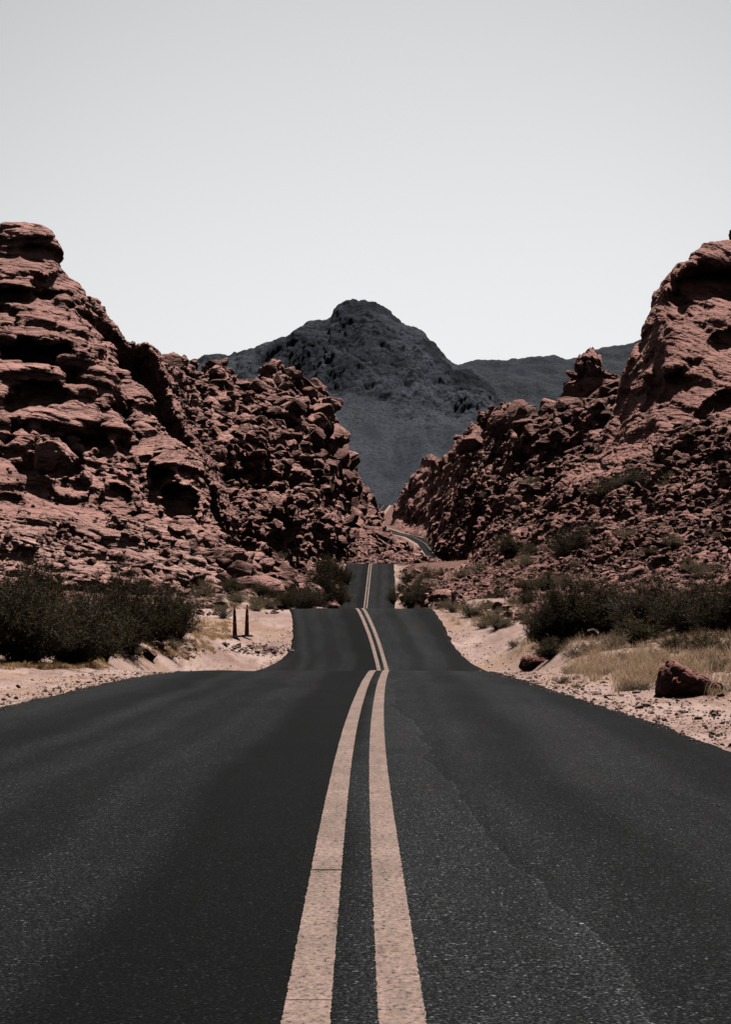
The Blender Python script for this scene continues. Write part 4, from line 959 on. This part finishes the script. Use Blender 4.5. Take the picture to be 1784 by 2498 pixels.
def bush(kind, pos, hm, wm, label, group=None, cat="bush"):
    _bseed[0] += 1; r = np.random.default_rng(_bseed[0])
    st, lf = KINDS[kind][_bseed[0] % len(KINDS[kind])]
    root = bpy.data.objects.new({'creosote': 'creosote_bush', 'olive': 'desert_bush', 'sage': 'round_shrub', 'sparse': 'sparse_bush'}[kind], None); COL.objects.link(root)
    root.location = pos; root.rotation_euler = (0, 0, r.uniform(0, 6.3)); h0, r0 = DIM[kind]
    root.scale = (wm / 2 / r0 * 1.12, wm / 2 / r0 * 1.12, hm / h0)
    tag(root, label, cat, group)
    obj("stems", st, root); obj("foliage", lf, root)
    return root
def bush_px(kind, px, py, hp, wp, label, group=None, Y=None, sink=0.05):
    if Y is None: x, y, z = ground_hit(px, py)
    else:
        v = at(px, py, Y); x, y, z = v
    return bush(kind, (x, y, z - sink), hp * y / F, wp * y / F, label, group)
GL_ = "dark bushes beside the left shoulder"; GR_ = "dark bushes behind the grass on the right"
for a in [('creosote', -70, 1612, 215, 300, "dark bush cut off by the left edge of the picture"),
          ('creosote', 60, 1620, 235, 300, "broad dark bush at the left edge above the yellow grass fringe"),
          ('creosote', 100, 1596, 250, 240, "tall dark bush with raised twigs just behind the broad one at left"),
          ('creosote', 180, 1622, 200, 260, "low dark bush over the gravel at the left shoulder"),
          ('creosote', 235, 1606, 200, 210, "dark bush in the gap before the tallest left bush"),
          ('creosote', 305, 1588, 222, 190, "tallest dark bush of the left row with a rounded top"),
          ('creosote', 375, 1572, 170, 170, "dark bush between the tallest left bush and the last one"),
          ('creosote', 432, 1556, 150, 120, "last dark bush of the left row nearest the traffic cones"),
          ('creosote', 15, 1590, 225, 220, "dark bush behind the broad one at the left edge")]:
    bush_px(a[0], *a[1:5], a[5], GL_)
for a in [('creosote', 1345, 1590, 165, 150, "dark bush at the end of the pale dirt track"),
          ('creosote', 1400, 1560, 165, 190, "broad dark bush behind the split boulder"),
          ('creosote', 1490, 1552, 160, 210, "dark bush rising over the round straw bush"),
          ('creosote', 1590, 1556, 165, 220, "dark bush in the middle of the right row"),
          ('creosote', 1690, 1560, 160, 220, "dark bush above the large leaning boulder"),
          ('creosote', 1775, 1560, 165, 200, "dark bush at the right edge of the picture"),
          ('olive', 1555, 1580, 90, 130, "olive bush with yellow tips in front of the dark row"),
          ('olive', 1345, 1612, 60, 90, "small brown bush between the dirt track and the split boulder"),
          ('olive', 1720, 1606, 95, 120, "olive bush just behind the large leaning boulder"),
          ('sage', 1780, 1606, 90, 110, "grey straw bush at the right edge behind the boulder")]:
    bush_px(a[0], *a[1:5], a[5], GR_)
for a in [('sage', 1490, 1592, 62, 110, "round straw coloured bush in front of the dark right row"),
          ('sage', 1215, 1534, 52, 80, "round tan shrub beside the pale dirt track"),
          ('sage', 1150, 1506, 60, 100, "large tan shrub left of the round one by the dirt track"),
          ('sage', 1105, 1494, 40, 60, "tan shrub nearest the right edge of the second crest"),
          ('sage', 1310, 1530, 50, 70, "tan shrub between the dirt track and the dark bush"),
          ('sage', 545, 1506, 45, 58, "grey shrub just left of the traffic cones"),
          ('sage', 620, 1478, 40, 80, "tan shrub behind the traffic cones"),
          ('sage', 575, 1470, 40, 70, "grey tan shrub above the traffic cones"),
          ('sage', 495, 1462, 55, 80, "round grey shrub at the foot of the pale slabs"),
          ('sage', 1372, 1668, 34, 50, "small yellowish tuft shrub under the split boulder"),
          ('sage', 1408, 1678, 22, 36, "tiny grey brown tuft on the right gravel"),
          ('sage', 1560, 1690, 42, 100, "flattened straw tuft at the left foot of the large boulder"),
          ('sage', 1492, 1700, 16, 30, "tiny yellow tuft near the right road edge")]:
    bush_px(a[0], *a[1:5], a[5], None)
for a in [('creosote', 792, 1478, 128, 100, 150, "dark tall bush left of the climbing road section"),
          ('creosote', 745, 1484, 75, 110, 135, "dark bush below the slab left of the climbing road"),
          ('sparse', 735, 1486, 105, 100, 125, "thin twiggy bush in front of the slab beside the climbing road"),
          ('olive', 690, 1480, 60, 70, 125, "olive bush behind the second crest at left"),
          ('olive', 832, 1470, 60, 50, 200, "olive bush close to the left edge of the climbing road"),
          ('olive', 845, 1420, 50, 45, 240, "olive bush halfway up left of the climbing road"),
          ('creosote', 825, 1420, 60, 55, 235, "dark bush halfway up left of the climbing road"),
          ('olive', 1000, 1478, 60, 60, 170, "olive bush low beside the right edge of the climbing road"),
          ('creosote', 1040, 1475, 70, 90, 165, "dark bush right of the climbing road"),
          ('olive', 1000, 1430, 55, 60, 230, "olive bush halfway up right of the climbing road"),
          ('olive', 1045, 1430, 55, 70, 210, "olive bush behind the dark bush right of the climbing road"),
          ('creosote', 1010, 1400, 30, 45, 260, "small dark bush near the top right of the climbing road"),
          ('olive', 1090, 1470, 60, 70, 150, "olive bush between the climbing road and the tan shrubs"),
          ('sage', 985, 1385, 25, 40, 268, "straw bush at the right end of the last crest"),
          ('sage', 1080, 1452, 34, 50, 160, "straw bush above the olive bush right of the climbing road"),
          ('sparse', 605, 1400, 38, 44, 132, "small twiggy bush on the pale slabs"),
          ('sage', 440, 1345, 26, 40, 140, "small grey shrub in a slab crack"),
          ('sage', 505, 1432, 40, 50, 118, "grey shrub at the lower slab edge"),
          ('sparse', 560, 1440, 70, 70, 120, "thin leggy bush before the lower slab edge"),
          ('sage', 700, 1440, 26, 40, 140, "tan shrub right at the slab corner"),
          ('sparse', 1400, 1362, 125, 150, 118, "large open twiggy bush on the near right slope"),
          ('olive', 1395, 1372, 80, 110, 117, "dense low part bush under the open twiggy bush"),
          ('sparse', 1570, 1185, 75, 130, 135, "open bush at the foot of the smooth right cliff"),
          ('sage', 1690, 1180, 45, 120, 132, "grey scrub on the ledge at the foot of the smooth cliff"),
          ('sage', 1740, 1185, 40, 90, 131, "grey scrub right of the ledge scrub at the right edge"),
          ('olive', 1290, 1470, 60, 60, 92, "dark olive bush on the lower right slope"),
          ('olive', 1480, 1420, 50, 90, 100, "olive bush above the dark right row"),
          ('olive', 1640, 1425, 50, 110, 98, "wide olive bush above the middle of the dark right row"),
          ('olive', 1770, 1420, 55, 90, 97, "olive bush on the slope at the right edge"),
          ('sage', 1180, 1440, 36, 50, 120, "tan shrub at the foot of the near right slope"),
          ('olive', 885, 1290, 26, 30, 520, "dark shrub on the ridge end above the far bend"),
          ('olive', 870, 1245, 40, 30, 640, "dark shrub on the ridge slope near the far road")]:
    bush_px(a[0], a[1], a[2], a[3], a[4], a[6], None, Y=a[5], sink=0.3 if a[5] > 90 else 0.1)

for k, (kd, px, py, hp, wp, Y, lab) in enumerate([
          ('olive', 960, 1470, 40, 40, 205, "olive bush touching the right edge of the climbing road near its foot"),
          ('sage', 975, 1440, 30, 40, 230, "straw bush beside the right edge of the climbing road"),
          ('olive', 1020, 1455, 48, 64, 190, "olive bush in the middle of the scrub right of the climbing road"),
          ('sage', 1060, 1438, 36, 60, 195, "brown shrub at the back of the scrub right of the climbing road"),
          ('olive', 1080, 1415, 36, 60, 215, "olive shrub below the rubble slope right of the climbing road"),
          ('sage', 1030, 1405, 30, 50, 250, "brown shrub behind the scrub right of the climbing road"),
          ('creosote', 1120, 1450, 50, 70, 150, "dark bush at the lower end of the near right slope"),
          ('olive', 1150, 1468, 44, 70, 130, "olive bush over the tan shrubs by the dirt track"),
          ('sage', 1085, 1480, 34, 50, 118, "brown shrub at the upper end of the dirt track"),
          ('olive', 770, 1440, 60, 60, 190, "olive bush on the bank left of the climbing road"),
          ('sage', 850, 1465, 34, 36, 208, "straw tuft on the left verge of the climbing road"),
          ('creosote', 800, 1400, 50, 60, 240, "dark bush high on the left bank of the climbing road"),
          ('olive', 1215, 1470, 46, 80, 105, "olive bush on the slope over the round tan shrub"),
          ('sage', 1255, 1492, 40, 70, 92, "brown shrub on the slope beside the dark right row"),
          ('olive', 1340, 1440, 60, 90, 100, "olive bush on the slope over the left end of the dark right row"),
          ('sage', 1420, 1430, 44, 80, 100, "brown scrub on the slope over the split boulder bush"),
          ('olive', 1560, 1430, 50, 100, 97, "olive scrub on the slope over the centre of the dark right row"),
          ('sage', 1700, 1425, 46, 100, 96, "brown scrub on the slope over the large leaning boulder"),
          ('olive', 1240, 1350, 60, 80, 140, "dark scrub on the left part of the near right slope"),
          ('creosote', 1402, 1368, 95, 120, 116, "dark core bush inside the open twiggy bush"),
          ('olive', 1480, 1215, 60, 90, 135, "brown scrub under the foot of the smooth right cliff"),
          ('creosote', 1545, 1190, 52, 110, 134, "dark scrub thicket at the foot of the smooth right cliff"),
          ('sage', 1640, 1190, 50, 90, 132, "grey brown scrub beside the thicket at the cliff foot"),
          ('olive', 470, 1500, 50, 70, 92, "brown bush right of the last dark bush at left"),
          ('sage', 515, 1478, 46, 70, 100, "straw bush on the red soil over the traffic cones"),
          ('sage', 655, 1478, 34, 60, 100, "straw shrub on the left end of the second crest"),
          ('olive', 570, 1440, 40, 60, 118, "brown bush under the lower slab edge"),
          ('olive', 640, 1452, 46, 70, 120, "olive bush before the corner of the pale slabs"),
        ]):
    bush_px(kd, px, py, hp, wp, lab, None, Y=Y, sink=0.2)

r = np.random.default_rng(333)
for k, (px, py, hp, wp, kd, lab) in enumerate([
          (1405, 1612, 40, 70, 'sage', "straw shrub between the split boulder and the dark row"),
          (1440, 1600, 46, 80, 'sage', "brown shrub left of the round straw bush"),
          (1540, 1612, 44, 80, 'sage', "brown shrub right of the round straw bush"),
          (1600, 1618, 50, 90, 'sage', "straw shrub above the left end of the large boulder"),
          (1650, 1592, 56, 90, 'olive', "yellow tipped olive bush above the large boulder"),
          (1475, 1645, 26, 60, 'sage', "low brown tuft in the middle of the dry grass"),
          (1590, 1665, 34, 60, 'sage', "low straw tuft touching the left side of the large boulder"),
          (1760, 1640, 60, 80, 'sage', "pale straw shrub right of the large boulder top"),
          (1735, 1625, 50, 70, 'sparse', "thin bare twigs behind the large boulder"),
          (1395, 1640, 30, 60, 'sage', "grey straw tuft right of the small dark boulder"),
          (1775, 1690, 30, 40, 'sage', "small straw tuft at the right edge beside the gravel"),
          (1255, 1575, 24, 40, 'sage', "small brown tuft at the mouth of the dirt track"),
          (270, 1598, 36, 60, 'sage', "brown tuft under the tallest left bush"),
          (330, 1592, 34, 60, 'sage', "straw tuft on the gravel heap under the left bushes"),
          (215, 1626, 26, 60, 'sage', "broken brown brush at the foot of the low left bush"),
          (420, 1575, 36, 60, 'sage', "brown tuft under the last dark left bush"),
          (470, 1545, 34, 60, 'sage', "brown tuft left of the traffic cones on yellow grass")]):
    bush_px(kd, px, py, hp, wp, lab, None)

def tufts(G, n, seed, label, group, x0=-1e9, x1=1e9, ymax=400, hi=0.9, kinds=('sage', 'olive')):
    r = np.random.default_rng(seed); px = G[:, 0] / G[:, 1] * F + PW / 2
    Q = G[(px > x0) & (px < x1) & (G[:, 1] < ymax)]
    for k, p in enumerate(Q[r.choice(len(Q), n)]):
        h_ = hi * r.uniform(0.5, 1.2) * (p[1] / 110) ** 0.5
        bush(kinds[0] if r.random() < 0.65 else kinds[1], p - np.array([0, 0, 0.1]), h_, h_ * r.uniform(1.2, 2.0), label, group)
low_ = lambda G, py: G[((G[:, 2] - CAMZ) / G[:, 1] * F) < HZ - py]
tufts(low_(GR3, 1290), 60, 41, "small tan or olive tuft among the stones of the near right slope", "tufts on the near right slope", 1120, 1790)
tufts(low_(GR2, 1180), 36, 42, "small scrub tuft between the dark red stones of the far right slope", "tufts on the far right slope", 1060, 1420, 420, 1.0)
tufts(low_(GL5, 1330), 26, 43, "small grey green tuft growing in a crack of the pale left slabs", "tufts on the pale slabs", 150, 770, 300, 0.6)
tufts(low_(GL4, 1230), 26, 44, "small scrub tuft among the stones low on the left rubble ridge", "tufts on the left ridge", 480, 860, 500, 1.0)
r = np.random.default_rng(46)
for k in range(22):
    x, y, z = ground_hit(r.uniform(1085, 1300), r.uniform(1470, 1535))
    if x - road_x(y) > half_r(y) + 1.6: bush('sage', (x, y, z - 0.05), r.uniform(0.35, 0.8), r.uniform(0.7, 1.4), "tan grassy shrub on the bank right of the pale dirt track", "tan shrubs by the dirt track")
for k in range(16):
    x, y, z = ground_hit(r.uniform(430, 690), r.uniform(1445, 1520))
    if -(x - road_x(y)) > half_l(y) + 1.2: bush('sage', (x, y, z - 0.05), r.uniform(0.3, 0.65), r.uniform(0.6, 1.3), "tan grassy shrub on the soil behind the traffic cones", "tan shrubs behind the cones")

# dry grass: uncountable, two masses
def grass(name, spots, mat, seed, label, hgt=(0.15, 0.45), w=0.006):
    r = np.random.default_rng(seed); n = len(spots)
    x, y = spots[:, 0], spots[:, 1]; z = ground_z(x, y)
    p0 = np.stack([x, y, z - 0.01], 1); h = hgt[0] + (hgt[1] - hgt[0]) * np.clip(0.5 + 0.9 * fbm(np.stack([x, y, x * 0], 1) / 0.7, 3, seed), 0, 1) * r.uniform(0.5, 1.2, n)
    d = np.stack([r.normal(0, 0.33, n), r.normal(0, 0.33, n), np.ones(n)], 1); d /= np.linalg.norm(d, axis=1, keepdims=True)
    s = r.normal(size=(n, 3)); s[:, 2] *= 0.2; s /= np.linalg.norm(s, axis=1, keepdims=True)
    mid = p0 + d * (h * 0.55)[:, None]; tip = p0 + d * h[:, None] + np.stack([r.normal(0, .2, n), r.normal(0, .2, n), -0.1 * np.ones(n)], 1) * h[:, None]
    ww = (w * r.uniform(0.6, 1.6, n))[:, None]
    V = np.stack([p0 - s * ww, p0 + s * ww, mid + s * ww * .8, mid - s * ww * .8, mid - s * ww * .8, mid + s * ww * .8, tip + s * ww * .25, tip - s * ww * .25], 1).reshape(-1, 3)
    i = np.arange(n)[:, None] * 8
    Fc = np.concatenate([i + np.array([[0, 1, 2, 3]]), i + np.array([[4, 5, 6, 7]])])
    o = obj(name, mesh_np(name, V, Fc, mat)); return tag(o, label, "dry grass", kind="stuff")
def grass_spots(seed, n, boxes, clump=0.07, per=22):
    r = np.random.default_rng(seed); out = []
    tot = sum(b[4] for b in boxes)
    for (x0, x1, y0, y1, wgt) in boxes:
        for _ in range(int(n * wgt / tot / per)):
            x, y, _z = ground_hit(r.uniform(x0, x1), r.uniform(y0, y1))
            if -half_l(y) - .2 < x - road_x(y) < half_r(y) + .25: continue
            k = r.integers(per // 2, per * 2)
            out.append(np.column_stack([x + r.normal(0, clump, k), y + r.normal(0, clump, k)]))
    return np.concatenate(out)
grass("dry_grass", grass_spots(901, 30000, [(1380,1800,1575,1645,6),(1400,1600,1600,1660,2),(1640,1800,1600,1700,1.2),(1500,1640,1640,1690,1.0),(1250,1400,1560,1600,0.6),(1300,1800,1535,1578,3.0),(1090,1290,1478,1530,1.6),(975,1090,1395,1470,1.2)]), M_STRAW, 902, "pale dry grass behind and around the roadside boulders on the right", (0.04, 0.45), 0.0032)
grass("dry_grass", grass_spots(903, 16000, [(-20,260,1616,1630,3),(470,560,1515,1560,2.4),(360,520,1560,1600,1.2),(560,660,1470,1490,1.0),(1050,1140,1480,1492,.6),(220,480,1575,1600,0.8)]), M_STRAW2, 904, "low yellow grass fringe below the left bushes and near the cones", (0.06, 0.2))

# ------------------------------------------------------------------ traffic cones
def lathe(name, prof, mat, seg=20, sq=0.0):
    a = np.arange(seg) * 2 * math.pi / seg; V = []
    for rr_, z in prof: V.append(np.stack([rr_ * np.cos(a), rr_ * np.sin(a), np.full(seg, z)], 1))
    V = np.concatenate(V); Fc = []
    for i in range(len(prof) - 1):
        for j in range(seg): Fc.append((i * seg + j, i * seg + (j + 1) % seg, (i + 1) * seg + (j + 1) % seg, (i + 1) * seg + j))
    return mesh_np(name, V, np.array(Fc), mat, True)
def cone_mat(name, c1, c2, sc=14):
    m, t, b = new_mat(name, 0.65, 0.3); v = coords(t)
    t.links.new(mix(t, ramp(t, noise(t, v, sc, 5, 0.65), [(0.35, 0.0), (0.65, 1.0)]), c1, c2), b.inputs['Base Color'])
    return m
M_CONE = cone_mat("weathered_cone_rubber", (0.20, 0.060, 0.048), (0.28, 0.095, 0.078)); M_BAND = cone_mat("dirty_reflective_band", (0.075, 0.052, 0.050), (0.13, 0.090, 0.086)); M_BASE = cone_mat("black_rubber", (0.008, 0.008, 0.008), (0.018, 0.017, 0.016))
M_TIP = cone_mat("dark_cone_tip", (0.030, 0.022, 0.020), (0.05, 0.036, 0.033))
import bmesh
def rounded_slab(name, w, h, mat):
    bm = bmesh.new(); bmesh.ops.create_cube(bm, size=1.0)
    for v in bm.verts: v.co = (v.co.x * w * (1 if v.co.z < 0 else .9), v.co.y * w * (1 if v.co.z < 0 else .9), (v.co.z + .5) * h)
    bmesh.ops.bevel(bm, geom=[e for e in bm.edges if abs(e.verts[0].co.z - e.verts[1].co.z) > h * .5], offset=w * .16, segments=3, affect='EDGES')
    bmesh.ops.bevel(bm, geom=[e for e in bm.edges if all(abs(v.co.z - h) < 1e-4 for v in e.verts)], offset=h * .3, segments=2, affect='EDGES')
    me = bpy.data.meshes.new(name); bm.to_mesh(me); bm.free(); me.materials.append(mat); return me
H = 1.28
body = lathe("cone_body", [(0.098, 0.045), (0.094, 0.08), (0.086, 0.28), (0.076, 0.52), (0.066, 0.78), (0.058, 0.98), (0.056, 1.03), (0.050, 1.09), (0.034, 1.16), (0.0, 1.17)], M_CONE)
band1 = lathe("reflective_band", [(0.0686, 0.775), (0.0706, 0.775), (0.0646, 0.93), (0.0626, 0.93)], M_BAND)
band2 = lathe("reflective_band", [(0.0800, 0.50), (0.0815, 0.50), (0.0775, 0.60), (0.0760, 0.60)], M_BAND)
tip = lathe("cone_tip", [(0.036, 1.14), (0.033, 1.17), (0.021, 1.19), (0.018, 1.23), (0.026, 1.25), (0.024, 1.275), (0.0, 1.285)], M_TIP)
basem = rounded_slab("cone_base", 0.50, 0.07, M_BASE)
for px, py, lab, rz, tl in ((573, 1553, "worn maroon traffic cone standing farther back on the left dirt shoulder", 0.5, (0.01, -0.02)), (602, 1558, "worn maroon traffic cone nearer the road on the left dirt shoulder", 0.15, (0.0, 0.012))):
    x, Yc, zc = ground_hit(px, py)
    root = bpy.data.objects.new("traffic_cone", None); COL.objects.link(root)
    root.location = (x, Yc, float(ground_z(x, Yc)[0]) + 0.03); root.rotation_euler = (tl[0], tl[1], rz); root.scale = (78 * Yc / F / 1.285,) * 3
    tag(root, lab, "traffic cone", "traffic cones on the left shoulder")
    for nm, me in (("cone_body", body), ("reflective_band", band1), ("reflective_band", band2), ("cone_tip", tip), ("cone_base", basem)):
        obj(nm, me, root)
